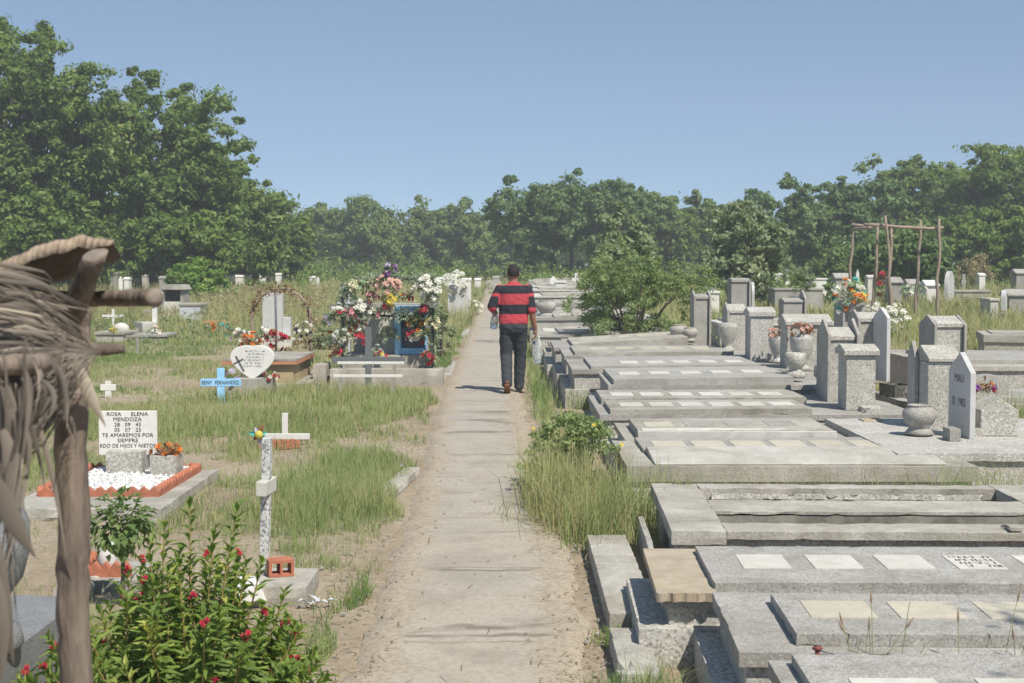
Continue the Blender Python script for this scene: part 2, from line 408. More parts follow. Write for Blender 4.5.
def bouquet(label, p, cols, n, spread, r, seed, leaves='foliage_garland', nl=40, name='flower_bunch', cat='flowers', group=None, hang=0, tall=1.0):
    """a bunch of blossoms among leaves; p is where its stems meet"""
    q = random.Random(seed); t = thing(name, label, cat, p, 0, group)
    lb = MB()
    for i in range(nl):
        d = Vector((q.gauss(0, 1), q.gauss(0, .8), abs(q.gauss(.3, .7))*tall)).normalized()
        lb.leaf(d*spread*q.uniform(.1, .75), (d+Vector((q.gauss(0, .4), q.gauss(0, .4), q.gauss(0, .4)-hang))), Vector((0, 0, 1)), r*q.uniform(1.2, 2.2), r*.6)
    for i in range(max(3, n//3)):
        d = Vector((q.gauss(0, 1), q.gauss(0, .6), abs(q.gauss(.6, .5))*tall)).normalized()
        lb.tube([(0, 0, 0), d*spread*.8], .004, 4, cap=False)
    lb.build('leaves', leaves, t)
    for c in cols:
        fb = MB()
        for i in range(max(1, n//len(cols))):
            d = Vector((q.gauss(0, 1), q.gauss(-.25, .7), q.gauss(.45, .7)*tall)).normalized()
            blossom(fb, d*spread*q.uniform(.55, 1), r*q.uniform(.75, 1.2), d+Vector((0, -.5, .2)), 0)
        fb.build('blossoms', petal(c), t)
    return t

# ---------------------------------------------------------------- grass
def blades(P, h, w, g, lean=.35, seg2=True, headfrac=0):
    """P (n,3) roots; h, w per blade arrays"""
    n = len(P); a = g.uniform(0, 2*np.pi, n); dirn = np.stack([np.cos(a), np.sin(a), np.zeros(n)], 1)
    b = g.uniform(0, 2*np.pi, n); sd = np.stack([np.cos(b), np.sin(b), np.zeros(n)], 1)
    ln = np.abs(g.normal(0, lean, n))[:, None]
    w2 = (sd*w[:, None]*.5); up = np.array([0, 0, 1.])
    mid = P+up*(h*.55)[:, None]+dirn*ln*(h*.3)[:, None]
    tip = P+up*(h*np.clip(1-ln[:, 0]*.35, .5, 1))[:, None]+dirn*ln*(h*.95)[:, None]
    V = np.stack([P-w2, P+w2, mid+w2*.75, mid-w2*.75, tip-w2*.08, tip+w2*.08], 1).reshape(-1, 3)
    k = np.arange(n)*6
    Q = np.concatenate([np.stack([k, k+1, k+2, k+3], 1), np.stack([k+3, k+2, k+5, k+4], 1)])
    return V, Q
def vnoise(x, y, s, seed=0.0):
    return np.array([mnoise.noise(Vector((a*s+seed, b*s-seed, seed))) for a, b in zip(x, y)])
# ================================================================ SETTING
sc_ = bpy.context.scene
SUN = Vector((.40, -.62, 1)).normalized()
el = math.asin(SUN.z); az = math.atan2(SUN.x, SUN.y)
w = bpy.data.worlds.new('World'); sc_.world = w; w.use_nodes = True
wn = w.node_tree; bg = wn.nodes['Background']
sky = wn.nodes.new('ShaderNodeTexSky'); sky.sky_type = 'NISHITA'; sky.sun_disc = False
sky.sun_elevation = el; sky.sun_rotation = az; sky.air_density = .75; sky.dust_density = .0; sky.ozone_density = 1.6; sky.altitude = 3000
tint = wn.nodes.new('ShaderNodeMix'); tint.data_type = 'RGBA'; tint.blend_type = 'MULTIPLY'; tint.inputs[0].default_value = 1; tint.inputs[7].default_value = (.93, .945, .955, 1)
thin = wn.nodes.new('ShaderNodeMix'); thin.data_type = 'RGBA'; thin.inputs[0].default_value = .5; thin.inputs[7].default_value = (2.0, 3.03, 4.35, 1)   # thin high haze evens out the blue
wn.links.new(sky.outputs[0], tint.inputs[6]); wn.links.new(tint.outputs[2], thin.inputs[6]); wn.links.new(thin.outputs[2], bg.inputs[0]); bg.inputs[1].default_value = .096
sl = bpy.data.lights.new('sun', 'SUN'); sl.energy = 4.3; sl.angle = R(.53); sl.color = (1, .935, .83)
so = bpy.data.objects.new('sun', sl); C.objects.link(so); so.location = (8, -10, 20)
so.rotation_euler = (-SUN).to_track_quat('-Z', 'Y').to_euler()
cd = bpy.data.cameras.new('camera'); cam = bpy.data.objects.new('camera', cd); C.objects.link(cam); sc_.camera = cam
cd.sensor_width = 36; cd.lens = F*36/1024; cd.clip_end = 2000; cd.clip_start = .05
cam.location = (0, 0, HC); cam.rotation_euler = (R(90)-PITCH, 0, 0)
cd.dof.use_dof = True; cd.dof.focus_distance = 11.5; cd.dof.aperture_fstop = 8
vs = sc_.view_settings; vs.view_transform = 'Standard'; vs.look = 'None'; vs.exposure = .45; vs.gamma = 1
sc_.cycles.volume_bounces = 0; sc_.cycles.max_bounces = 6; sc_.cycles.transparent_max_bounces = 12

# ---- ground
def axis_pts(lo, hi, near_lo, near_hi, step, growth=1.25):
    a = list(np.arange(near_lo, near_hi+1e-6, step)); s = step
    while a[-1] < hi: s *= growth; a.append(min(a[-1]+s, hi))
    s = step; b = []
    c = near_lo
    while c > lo: s *= growth; c = max(c-s, lo); b.append(c)
    return np.array(b[::-1]+a)
gx = axis_pts(-120, 120, -8, 8, .1); gy = axis_pts(-40, 190, 2, 30, .1)
GX, GY = np.meshgrid(gx, gy); P = np.stack([GX.ravel(), GY.ravel()], 1)
def bump_z(x, y): return .035*vnoise(x, y, .9, 3.1)+.014*vnoise(x, y, 4.1, 8.2)
def path_edges(y):
    PL = [(330,683),(350,640),(368,600),(396,520),(414,470),(437,394),(453,360),(468,330),(478,308),(483,296)]
    PR = [(600,683),(594,620),(584,560),(561,500),(540,452),(527,400),(520,360),(513,330),(507,308),(502,296)]
    l = [at(*q) for q in PL]; r = [at(*q) for q in PR]
    lx = np.interp(y, [-4]+[p.y for p in l]+[90], [-.85]+[p.x for p in l]+[-1.6]); rx = np.interp(y, [-4]+[p.y for p in r]+[90], [.42]+[p.x for p in r]+[-.7])
    return lx, rx
gz = bump_z(P[:, 0], P[:, 1]); lx, rx = path_edges(P[:, 1])
dpath = np.maximum(np.maximum(lx-P[:, 0], P[:, 0]-rx), 0); gz = gz*np.clip(dpath/.5, 0, 1)-.006*np.exp(-dpath/.3)
GZ = Tn(P[:, 1])+gz-.012
nx, ny = len(gx), len(gy); ii = np.arange(nx*ny).reshape(ny, nx)
Q = np.stack([ii[:-1, :-1], ii[:-1, 1:], ii[1:, 1:], ii[1:, :-1]], -1).reshape(-1, 4)
m, n, b = nt('dry soil'); tc = node(n, 'ShaderNodeTexCoord'); v = tc.outputs['Object']
n1 = node(n, 'ShaderNodeTexNoise', i_Scale=.7, i_Detail=6, i_Roughness=.6); L(n, v, n1.inputs['Vector'])
c = ramp(n, n1.outputs['Fac'], [(.3, (.27, .215, .15)), (.5, (.38, .318, .238)), (.72, (.45, .39, .305))])
n2 = node(n, 'ShaderNodeTexNoise', i_Scale=22, i_Detail=6, i_Roughness=.75); L(n, v, n2.inputs['Vector'])
c = mixc(n, ramp(n, n2.outputs['Fac'], [(.35, (.55,)*3), (.65, (0,)*3)]), c, (.2, .15, .1))
vo = node(n, 'ShaderNodeTexVoronoi', i_Scale=34); L(n, v, vo.inputs['Vector'])
pe = ramp(n, vo.outputs['Distance'], [(.12, (1,)*3), (.2, (0,)*3)])
se = node(n, 'ShaderNodeSeparateColor'); L(n, vo.outputs['Color'], se.inputs[0])
pk = ramp(n, se.outputs[0], [(.0, (1,)*3), (.22, (0,)*3)], 'CONSTANT')
c = mixc(n, mixc(n, 1, pe, pk, 'MULTIPLY'), c, (.5, .47, .41))
n3 = node(n, 'ShaderNodeTexNoise', i_Scale=.35, i_Detail=5); L(n, v, n3.inputs['Vector'])
sx = node(n, 'ShaderNodeSeparateXYZ'); L(n, v, sx.inputs[0])
fy = node(n, 'ShaderNodeMapRange', i_From_Min=18, i_From_Max=40); L(n, sx.outputs[1], fy.inputs[0])
c = mixc(n, mixc(n, 1, ramp(n, n3.outputs['Fac'], [(.3, (.5,)*3), (.55, (.95,)*3)]), fy.outputs[0], 'MULTIPLY'), c, (.20, .20, .085))
L(n, c, b.inputs['Base Color']); b.inputs['Roughness'].default_value = 1; b.inputs['Specular IOR Level'].default_value = .1
bu = node(n, 'ShaderNodeBump', i_Strength=.7, i_Distance=.02); L(n, n2.outputs['Fac'], bu.inputs['Height']); L(n, bu.outputs[0], b.inputs['Normal'])
M['soil'] = m
tag(npmesh('ground', np.stack([P[:, 0], P[:, 1], GZ], 1), Q, 'soil', smooth=True), kind='structure')

# ---- concrete path with ragged edges
ys = np.concatenate([np.arange(1, 25, .05), np.arange(25, 82, .25)])
l, r = path_edges(ys)
l = l+.09*vnoise(ys, ys*0, 1.3, 1)+.05*vnoise(ys, ys*0, 5, 2)+.02*vnoise(ys, ys*0, 25, 2); r = r+.09*vnoise(ys, ys*0, 1.3, 5)+.05*vnoise(ys, ys*0, 5, 6)+.02*vnoise(ys, ys*0, 23, 2)
k = 13; tt = np.linspace(0, 1, k)
PX = l[:, None]*(1-tt)+r[:, None]*tt; PY = np.repeat(ys[:, None], k, 1)
edge = np.minimum(tt, 1-tt)[None, :]*(r-l)[:, None]
PZ = Tn(PY)+.016*np.clip(edge/.08, 0, 1)-.08*(edge < .01)+.004*vnoise(PX.ravel(), PY.ravel(), 2.2, 4).reshape(PX.shape)
jj = np.arange(len(ys)*k).reshape(len(ys), k)
Q = np.stack([jj[:-1, :-1], jj[:-1, 1:], jj[1:, 1:], jj[1:, :-1]], -1).reshape(-1, 4)
m, n, b = nt('path concrete'); tc = node(n, 'ShaderNodeTexCoord'); v = tc.outputs['Object']
n1 = node(n, 'ShaderNodeTexNoise', i_Scale=1.1, i_Detail=7, i_Roughness=.62, i_Distortion=.3); L(n, v, n1.inputs['Vector'])
c = ramp(n, n1.outputs['Fac'], [(.3, (.315, .292, .25)), (.5, (.40, .368, .312)), (.72, (.45, .412, .345))])
sx = node(n, 'ShaderNodeSeparateXYZ'); L(n, v, sx.inputs[0])
fy = node(n, 'ShaderNodeMapRange', i_From_Min=8, i_From_Max=15); L(n, sx.outputs[1], fy.inputs[0])
nl = node(n, 'ShaderNodeTexNoise', i_Scale=.55, i_Detail=6, i_Roughness=.65, i_Distortion=.5); L(n, v, nl.inputs['Vector'])
c = mixc(n, ramp(n, nl.outputs['Fac'], [(.42, (0,)*3), (.62, (.5,)*3)]), c, (.39, .34, .265))
c = mixc(n, fy.outputs[0], c, mixc(n, .65, c, (.385, .36, .32)))
n2 = node(n, 'ShaderNodeTexNoise', i_Scale=40, i_Detail=5, i_Roughness=.7); L(n, v, n2.inputs['Vector'])
c = mixc(n, ramp(n, n2.outputs['Fac'], [(.36, (.6,)*3), (.55, (0,)*3)]), c, (.27, .235, .19))
# transverse joints and hairline cracks
wv = node(n, 'ShaderNodeVectorMath', operation='MULTIPLY'); wv.inputs[1].default_value = (.12, 1, 0); L(n, v, wv.inputs[0])
nd = node(n, 'ShaderNodeTexNoise', i_Scale=2.5, i_Detail=5); L(n, v, nd.inputs['Vector'])
ad = node(n, 'ShaderNodeVectorMath', operation='MULTIPLY_ADD'); L(n, nd.outputs['Color'], ad.inputs[0]); ad.inputs[1].default_value = (.25, .25, 0); L(n, wv.outputs[0], ad.inputs[2])
vc = node(n, 'ShaderNodeTexVoronoi', i_Scale=.75, feature='DISTANCE_TO_EDGE'); L(n, ad.outputs[0], vc.inputs['Vector'])
ck = ramp(n, vc.outputs['Distance'], [(.0, (.9,)*3), (.012, (.6,)*3), (.024, (0,)*3)])
n5 = node(n, 'ShaderNodeTexNoise', i_Scale=1.6, i_Detail=3); L(n, v, n5.inputs['Vector'])
c = mixc(n, mixc(n, 1, ck, ramp(n, n5.outputs['Fac'], [(.38, (0,)*3), (.5, (1,)*3)]), 'MULTIPLY'), c, (.17, .145, .115))
n4 = node(n, 'ShaderNodeTexNoise', i_Scale=2.6, i_Detail=6, i_Roughness=.7); L(n, v, n4.inputs['Vector'])
c = mixc(n, ramp(n, n4.outputs['Fac'], [(.5, (0,)*3), (.68, (.75,)*3)]), c, (.28, .25, .205))
# transverse joints every 1.6 m, soil spilt over the margins
yw = node(n, 'ShaderNodeMath', operation='MULTIPLY_ADD'); yw.inputs[1].default_value = .12; L(n, n4.outputs['Fac'], yw.inputs[0]); L(n, sx.outputs[1], yw.inputs[2])
md = node(n, 'ShaderNodeMath', operation='PINGPONG'); md.inputs[1].default_value = .79; L(n, yw.outputs[0], md.inputs[0])
jt = ramp(n, md.outputs[0], [(0, (.7,)*3), (.010, (.4,)*3), (.018, (0,)*3)])
c = mixc(n, mixc(n, 1, jt, ramp(n, n5.outputs['Fac'], [(.35, (.15,)*3), (.5, (1,)*3)]), 'MULTIPLY'), c, (.2, .17, .13))
at_ = node(n, 'ShaderNodeAttribute', attribute_name='margin')
ms = node(n, 'ShaderNodeMath', operation='MULTIPLY_ADD'); ms.inputs[1].default_value = .9; L(n, n4.outputs['Fac'], ms.inputs[0]); L(n, at_.outputs['Fac'], ms.inputs[2])
n6 = node(n, 'ShaderNodeTexNoise', i_Scale=9, i_Detail=6, i_Roughness=.75); L(n, v, n6.inputs['Vector'])
m6 = node(n, 'ShaderNodeMath', operation='MULTIPLY_ADD'); m6.inputs[1].default_value = .7; L(n, n6.outputs['Fac'], m6.inputs[0]); L(n, ms.outputs[0], m6.inputs[2])
mh = node(n, 'ShaderNodeMapRange', i_From_Min=1.0, i_From_Max=1.25); L(n, m6.outputs[0], mh.inputs[0])
c = mixc(n, mh.outputs[0], c, ramp(n, n2.outputs['Fac'], [(.35, (.28, .23, .17)), (.6, (.41, .355, .28))]))
L(n, c, b.inputs['Base Color']); b.inputs['Roughness'].default_value = .95; b.inputs['Specular IOR Level'].default_value = .15
bu = node(n, 'ShaderNodeBump', i_Strength=.5, i_Distance=.01); L(n, n2.outputs['Fac'], bu.inputs['Height']); L(n, bu.outputs[0], b.inputs['Normal'])
M['path'] = m
po = npmesh('path', np.stack([PX.ravel(), PY.ravel(), PZ.ravel()], 1), Q, 'path', smooth=True); tag(po, kind='structure')
po.data.attributes.new('margin', 'FLOAT', 'POINT').data.foreach_set('value', np.clip(1-edge.ravel()/.38, 0, 1).astype(np.float32))

# ---- air
m = bpy.data.materials.new('haze'); m.use_nodes = True; n = m.node_tree; n.nodes.remove(n.nodes['Principled BSDF'])
pv = n.nodes.new('ShaderNodeVolumePrincipled'); pv.inputs['Color'].default_value = (.9, .95, 1, 1); pv.inputs['Density'].default_value = .0017; pv.inputs['Anisotropy'].default_value = .0
n.links.new(pv.outputs[0], n.nodes['Material Output'].inputs['Volume']); M['haze'] = m
tag(MB().box(-125, 125, -45, 195, -3, 24).build('haze', 'haze'), kind='stuff')

# ================================================================ TOMBS right of the path
def nz(p, s, a): 
    q = Vector(p)*s
    return Vector((mnoise.noise(q), mnoise.noise(q+Vector((31, 0, 0))), mnoise.noise(q+Vector((0, 47, 0)))))*a
def rough_box(mb, x0, x1, y0, y1, z0, z1, cell=.06, amp=.004, mi=0, wedge=0, loc=(0, 0, 0), chip=.006):
    """a box of small faces with worn, slightly uneven faces and chipped upper edges; wedge raises the top towards x1"""
    lo, hi = (x0, y0, z0), (x1, y1, z1); key = {}; L3 = Vector(loc)
    cnt = [max(1, min(60, int(round((hi[i]-lo[i])/cell)))) for i in range(3)]
    def vid(i, j, k):
        if (i, j, k) in key: return key[(i, j, k)]
        f = (i/cnt[0], j/cnt[1], k/cnt[2]); p = Vector([lo[q]+(hi[q]-lo[q])*f[q] for q in range(3)])
        p.z += wedge*f[0]*f[2]
        on = sum(1 for q in f if q in (0, 1)); wp = p+L3
        d = nz(wp, 2.2, amp*.45)+nz(wp, 16, amp*.3)
        if on >= 2:
            ce = Vector(((lo[0]+hi[0])/2, (lo[1]+hi[1])/2, (lo[2]+hi[2])/2))
            t = max(0, mnoise.noise(wp*11+Vector((5, 5, 5)))-.12)*2.0+.16
            for q in range(3):
                if f[q] in (0, 1): d[q] += (-1 if f[q] == 1 else 1)*chip*t
        mb.v.append(tuple(p+d)); key[(i, j, k)] = len(mb.v)-1
        return key[(i, j, k)]
    nx_, ny_, nz_ = cnt
    def quad(a, b, c, d): mb.f.append((a, b, c, d)); mb.m.append(mi)
    for i in range(nx_):
        for j in range(ny_):
            quad(vid(i, j, nz_), vid(i+1, j, nz_), vid(i+1, j+1, nz_), vid(i, j+1, nz_)); quad(vid(i, j, 0), vid(i, j+1, 0), vid(i+1, j+1, 0), vid(i+1, j, 0))
        for k in range(nz_):
            quad(vid(i, 0, k), vid(i+1, 0, k), vid(i+1, 0, k+1), vid(i, 0, k+1)); quad(vid(i+1, ny_, k), vid(i, ny_, k), vid(i, ny_, k+1), vid(i+1, ny_, k+1))
    for j in range(ny_):
        for k in range(nz_):
            quad(vid(0, j+1, k), vid(0, j, k), vid(0, j, k+1), vid(0, j+1, k+1)); quad(vid(nx_, j, k), vid(nx_, j+1, k), vid(nx_, j+1, k+1), vid(nx_, j, k+1))
    return mb
EXCL = []          # footprints where no grass grows
def rbox(name, parent, mt, o, x0, x1, y0, y1, z0, z1, cell=.07, amp=.003, wedge=0, chip=.006):
    return rough_box(MB(), x0-o[0], x1-o[0], y0-o[1], y1-o[1], z0-o[2], z1-o[2], cell, amp, 0, wedge, o, chip).build(name, mt, parent)
def tile_at(parent, o, x, y, z, wx, wy, mt, slope=0, th=.006, skew=0):
    """a tile let into the lid, 2 mm proud of it"""
    x, y, z = x-o[0], y-o[1], z-o[2]
    q = [(x, y, z), (x+wx, y, z+slope*wx), (x+wx, y+wy, z+slope*wx), (x, y+wy, z)]
    mb = MB().add([(a, b_, c_-th) for a, b_, c_ in q]+q, [(3,2,1,0),(4,5,6,7),(0,1,5,4),(1,2,6,5),(2,3,7,6),(3,0,4,7)])
    return mb.build('tile', mt, parent)
def tomb(label, x0, x1, y0, y1, z, lid=None, tiles=None, body='granito_coarse', top='granito', lidm='granito', slab=.055, lip=.03, foot=.0, footz=.14, cell=.07, chip=.0045, zb=None, group=None, name='flat_tomb', lid2=None):
    zb = T((y0+y1)/2)-.08 if zb is None else zb
    o = (x0, y0, zb+.08); t = thing(name, label, 'tomb', o, 0, group); EXCL.append((x0-.1, x1+.05, y0-.02, y1+.02))
    rbox('body', t, body, o, x0+lip, x1-lip, y0+lip, y1-lip, zb, z-slab, cell*1.3, .003)
    rbox('top_slab', t, top, o, x0, x1, y0, y1, z-slab, z, cell, .003, 0, chip)
    if foot: rbox('footing', t, body, o, x0-foot, x1+.02, y0-.035, y1+.03, zb, zb+.08+footz, cell*1.3, .004)
    for ld, tl in ((lid, tiles), (lid2, tiles and tiles.get('second'))):
        if not ld: continue
        lx0, lx1, ly0, ly1, t0, t1 = ld
        l_ = rbox('lid', t, lidm, o, lx0, lx1, ly0, ly1, z, z+t0, cell, .002, t1-t0, chip)
        if tl:
            s = (t1-t0)/(lx1-lx0)
            for i in range(tl['n']):
                tx = tl['x']+i*tl['dx']
                if tx+tl['w'] > lx1-.03: break
                tm = tl['m'] if isinstance(tl['m'], str) else tl['m'][i % len(tl['m'])]
                q = tile_at(l_, o, tx, tl['y0'], z+t0+s*(tx-lx0)+.0035, tl['w'], tl['y1']-tl['y0'], tm, s)
                if tl.get('text') and i == tl['text'][0]:
                    tm_ = scrib(4, tl['w']*.86, (tl['y1']-tl['y0'])*.86, 2, .95)
                    tm_.v = [(vx+tx+tl['w']/2-o[0], vz+(tl['y0']+tl['y1'])/2-o[1], z+t0+s*(tx-lx0)+.006-o[2]+s*(vx+tl['w']/2)) for vx, vy, vz in tm_.v]
                    tm_.build('inscription', 'inkgrey', l_)
    return t
W_ = 'tile_white'
tomb('nearest grey tomb with bright white tiles and a rusty tap at its back edge', .86, 3.3, 3.85, 4.86, .325, (.93, 3.2, 3.95, 4.80, .04, .05), dict(n=5, x=1.06, dx=.40, w=.27, y0=4.22, y1=4.5, m=W_), top='granito', foot=.06, cell=.05)
tomb('grey tomb with large square cream tiles, second nearest beside the path', .805, 3.3, 4.98, 5.92, .32, (1.02, 3.2, 5.07, 5.72, .045, .05), dict(n=6, x=1.115, dx=.335, w=.25, y0=5.30, y1=5.57, m='tile_cream'), foot=.07, cell=.04, chip=.007)
t = tomb('grey tomb with small white tiles, one lettered, and an ochre stained mortar end', .64, 3.3, 6.0, 6.93, .285, (.865, 3.2, 6.04, 6.84, .05, .055), dict(n=6, x=1.03, dx=.32, w=.215, y0=6.32, y1=6.62, m=W_, text=(3, None)), foot=.10, footz=.15, cell=.04, chip=.006)
t.rotation_euler.z = R(-1.5); bpy.data.objects['flat_tomb'].rotation_euler.z = R(-1.5); bpy.data.objects['flat_tomb.001'].rotation_euler.z = R(-2.2)
# its broken ochre mortar cap
o = (.64, 6.0, 0); pts = []; k = 26
fr = [(.615+i*(.87-.615)/k, 5.968+.02*mnoise.noise(Vector((i*.31, 4, 1)))+.003*mnoise.noise(Vector((i*.9, 8, 1)))) for i in range(k+1)]
poly = fr+[(.875, 6.93), (.62, 6.93)]
MB().prism([(a-o[0], c_-o[1]) for a, c_ in poly], .266, .303, 'z').build('mortar_cap', 'ochre', t)
# the double open vault
x0, x1, y0, y1, z = .84, 3.37, 7.42, 9.08, .30
o = (x0, y0, 0); t = thing('open_vault', 'wide double tomb standing open with two long empty pits and a chipped rear lip', 'tomb', o); EXCL.append((x0-.1, x1+.1, y0-.3, y1))
for nm, a in (('rim', (x0, 1.13, y0, y1, z-.075, z)), ('rim', (2.98, x1, y0, y1, z-.074, z+.001)), ('rim', (1.13, 2.98, y0, 7.68, z-.046, z-.001)), ('divider', (1.13, 2.98, 8.05, 8.45, z-.022, z-.002)), ('rim', (1.13, 2.98, 8.90, y1, z-.074, z+.0005))):
    rbox(nm, t, 'concrete_pale', o, *a, .05, .004, 0, .014 if a[2] == 8.90 else .006)
for a in ((x0+.03, x1-.03, y0+.03, 7.66, -.06, z-.048), (x0+.04, x1-.04, 8.056, 8.43, -.06, z-.024), (x0+.03, x1-.03, 8.94, y1-.03, -.06, z-.078), (x0+.035, 1.10, 7.6, 8.06, -.06, z-.08), (x0+.035, 1.10, 8.41, 8.94, -.06, z-.08), (3.01, x1-.035, 7.6, 8.06, -.06, z-.08), (3.01, x1-.035, 8.41, 8.94, -.06, z-.08)):
    rbox('wall', t, 'mossy' if a[2] == 8.056 else 'granito_coarse', o, *a, .1, .003)
rbox('broken_lip', t, 'granito_coarse', o, 1.2, 2.9, 8.872, 8.895, z-.10, z-.03, .03, .006, 0, .03)
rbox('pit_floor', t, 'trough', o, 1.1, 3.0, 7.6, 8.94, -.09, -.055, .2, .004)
rbox('side_skirt', t, 'granito', o, .73, .765, 7.0, 8.6, -.05, .17, .08, .004)
t.rotation_euler.z = R(-1.8)
# kerb slabs on the ground in front of them
tag(rough_box(MB(), .45, .68, 6.5, 8.45, -.05, .085, .05, .004).build('kerb_slab', 'concrete_pale'), 'long pale slab lying along the path beside the open double tomb', 'kerb slab'); EXCL.append((.4, .72, 6.5, 8.5))
tag(rough_box(MB(), .43, .60, 5.55, 6.28, -.05, .08, .05, .006, 0, 0, (0,0,0), .03).build('kerb_slab', 'concrete'), 'short broken kerb slab beside the ochre capped tomb end', 'kerb slab'); EXCL.append((.4, .62, 5.5, 6.3))
# C..G
tomb('tomb with smooth whitewashed front slope and grey tiles behind the weeds', .80, 3.25, 9.85, 11.35, .30, (.98, 3.1, 10.565, 11.3, .03, .035), dict(n=8, x=1.08, dx=.305, w=.245, y0=10.68, y1=11.05, m='tile_cream'), top='concrete_pale', lidm='granito_fine', foot=.03, body='granito_white', slab=.11)
tomb('tomb with thick white front edge and mixed cream and slate tiles', .92, 2.95, 11.5, 12.8, .285, (1.03, 2.62, 11.52, 12.5, .07, .08), dict(n=5, x=1.12, dx=.345, w=.235, y0=11.82, y1=12.18, m=['tile_cream', 'granito', 'granito_fine', 'granito', 'tile_cream']), lidm='concrete_pale', top='concrete', foot=.08)
D_ = bpy.data.objects['flat_tomb.004']; oD = D_.location
rough_box(MB(), 1.02-oD.x, 2.64-oD.x, 11.47-oD.y, 11.515-oD.y, .295-oD.z, .358-oD.z, .05, .003).build('edge_strip', 'lime', D_)
rough_box(MB(), 1.06-oD.x, 2.58-oD.x, 11.54-oD.y, 11.68-oD.y, .34-oD.z, .363-oD.z, .06, .003).build('edge_strip', 'lime', D_)
C_ = bpy.data.objects['flat_tomb.003']; oC = C_.location
MB().prism([(9.9-oC.y, .302-oC.z), (10.56-oC.y, .302-oC.z), (10.56-oC.y, .352-oC.z), (10.50-oC.y, .352-oC.z), (9.9-oC.y, .312-oC.z)], 1.0-oC.x, 3.05-oC.x, 'x').build('front_slope', 'worn_lime', C_, bevel=.006)
tomb('broad tomb under the lone square pedestal, two rows of cream tiles', .80, 3.75, 12.95, 15.0, .34, (.90, 2.75, 12.98, 13.9, .045, .055), dict(n=7, x=1.02, dx=.285, w=.215, y0=13.28, y1=13.62, m='tile_white', second=dict(n=7, x=1.0, dx=.30, w=.22, y0=14.2, y1=14.55, m='tile_white')), lid2=(.88, 2.9, 13.95, 14.9, .06, .07), lidm='concrete', top='granito', foot=.05)
tomb('raised dark topped tomb with a front row of white tiles, below the urns', 1.02, 3.7, 15.05, 16.95, .44, (1.08, 3.0, 15.1, 16.8, .055, .085), dict(n=6, x=1.2, dx=.345, w=.22, y0=15.75, y1=16.15, m=W_), lidm='granito_fine', foot=.1, footz=.2, body='granito_coarse')
tomb('tomb with a chequer of white tiles and the tall red flowered urn', .72, 3.8, 17.05, 19.0, .46, (.95, 3.0, 17.1, 18.9, .04, .06), dict(n=6, x=1.35, dx=.325, w=.215, y0=17.5, y1=17.95, m=W_), lid2=None, lidm='granito_fine', foot=.08, footz=.22)
tomb('tomb with one line of pale tiles, just before the bush tomb', .70, 3.7, 19.1, 21.0, .50, (.85, 3.0, 19.2, 20.9, .04, .05), dict(n=7, x=1.1, dx=.36, w=.25, y0=19.9, y1=20.4, m='tile_cream'), lidm='concrete', foot=.1, footz=.25)
tomb('tilted pale lid tomb in front of the leafy bush', .62, 2.85, 21.1, 23.2, .50, (.9, 2.62, 21.12, 23.1, .05, .16), dict(n=6, x=1.05, dx=.30, w=.2, y0=22.2, y1=22.7, m='tile_cream'), lidm='concrete_pale', foot=.1, footz=.2)
g_ = 'flat tombs receding along the path'
yy = 23.6; k = 0
while yy < 62:
    dy = rnd.uniform(1.3, 2.3)*(1+(yy-23)/45); zz = T(yy+dy/2)+rnd.uniform(.30, .46)
    tomb('low flat grey tomb in the receding row beyond the leafy bush', .55+rnd.uniform(-.12, .18), 3.0, yy, yy+dy*.88, zz, (.85, 2.7, yy+.08, yy+dy*.8, .04, rnd.uniform(.05, .1)), dict(n=5, x=1.0, dx=.36, w=.24, y0=yy+dy*.35, y1=yy+dy*.6, m=rnd.choice(['tile_cream', W_])), foot=.08, footz=.2, cell=.3, group=g_, top=rnd.choice(['concrete_pale', 'granito', 'lime']), lidm=rnd.choice(['concrete_pale', 'concrete', 'granito_fine'])); yy += dy
# the tombs beyond the pedestals
tomb('long slab carrying the gabled pedestal and the little house shaped stone', 2.78, 5.2, 10.2, 12.6, .345, None, None, body='granito_coarse', top='granito_white', slab=.06)
tomb('wide pale topped tomb at the right behind the lettered marble slab', 4.9, 7.6, 15.9, 18.6, .58, (5.1, 7.5, 16.3, 18.4, .05, .02), None, lidm='granito_fine', top='concrete_pale', body='granito_coarse')
t = tomb('box tomb with mossy lettered rim below the dry grass mound', 7.5, 9.9, 22.6, 24.2, .62, (7.65, 9.7, 22.9, 24.0, .02, .02), None, lidm='concrete', top='concrete_pale', body='granito_coarse', slab=.12); t.rotation_euler.z = R(-14)
tomb('low grey slab tomb between the pointed marble slab and the gabled pedestal', 3.95, 5.6, 14.0, 15.6, .33, (4.1, 5.5, 14.2, 15.3, .05, .05), None, lidm='granito_fine', top='concrete')
tomb('plain flat slab tomb behind the pointed marble slab', 4.3, 6.6, 19.5, 21.3, .42, (4.5, 6.4, 19.7, 21.1, .05, .05), None, lidm='concrete', top='concrete')
tomb('low tomb framed by railings behind the bouquet pedestal', 4.0, 6.4, 27.5, 29.2, .62, (4.2, 6.2, 27.7, 29, .05, .05), None, lidm='concrete_pale', top='lime')

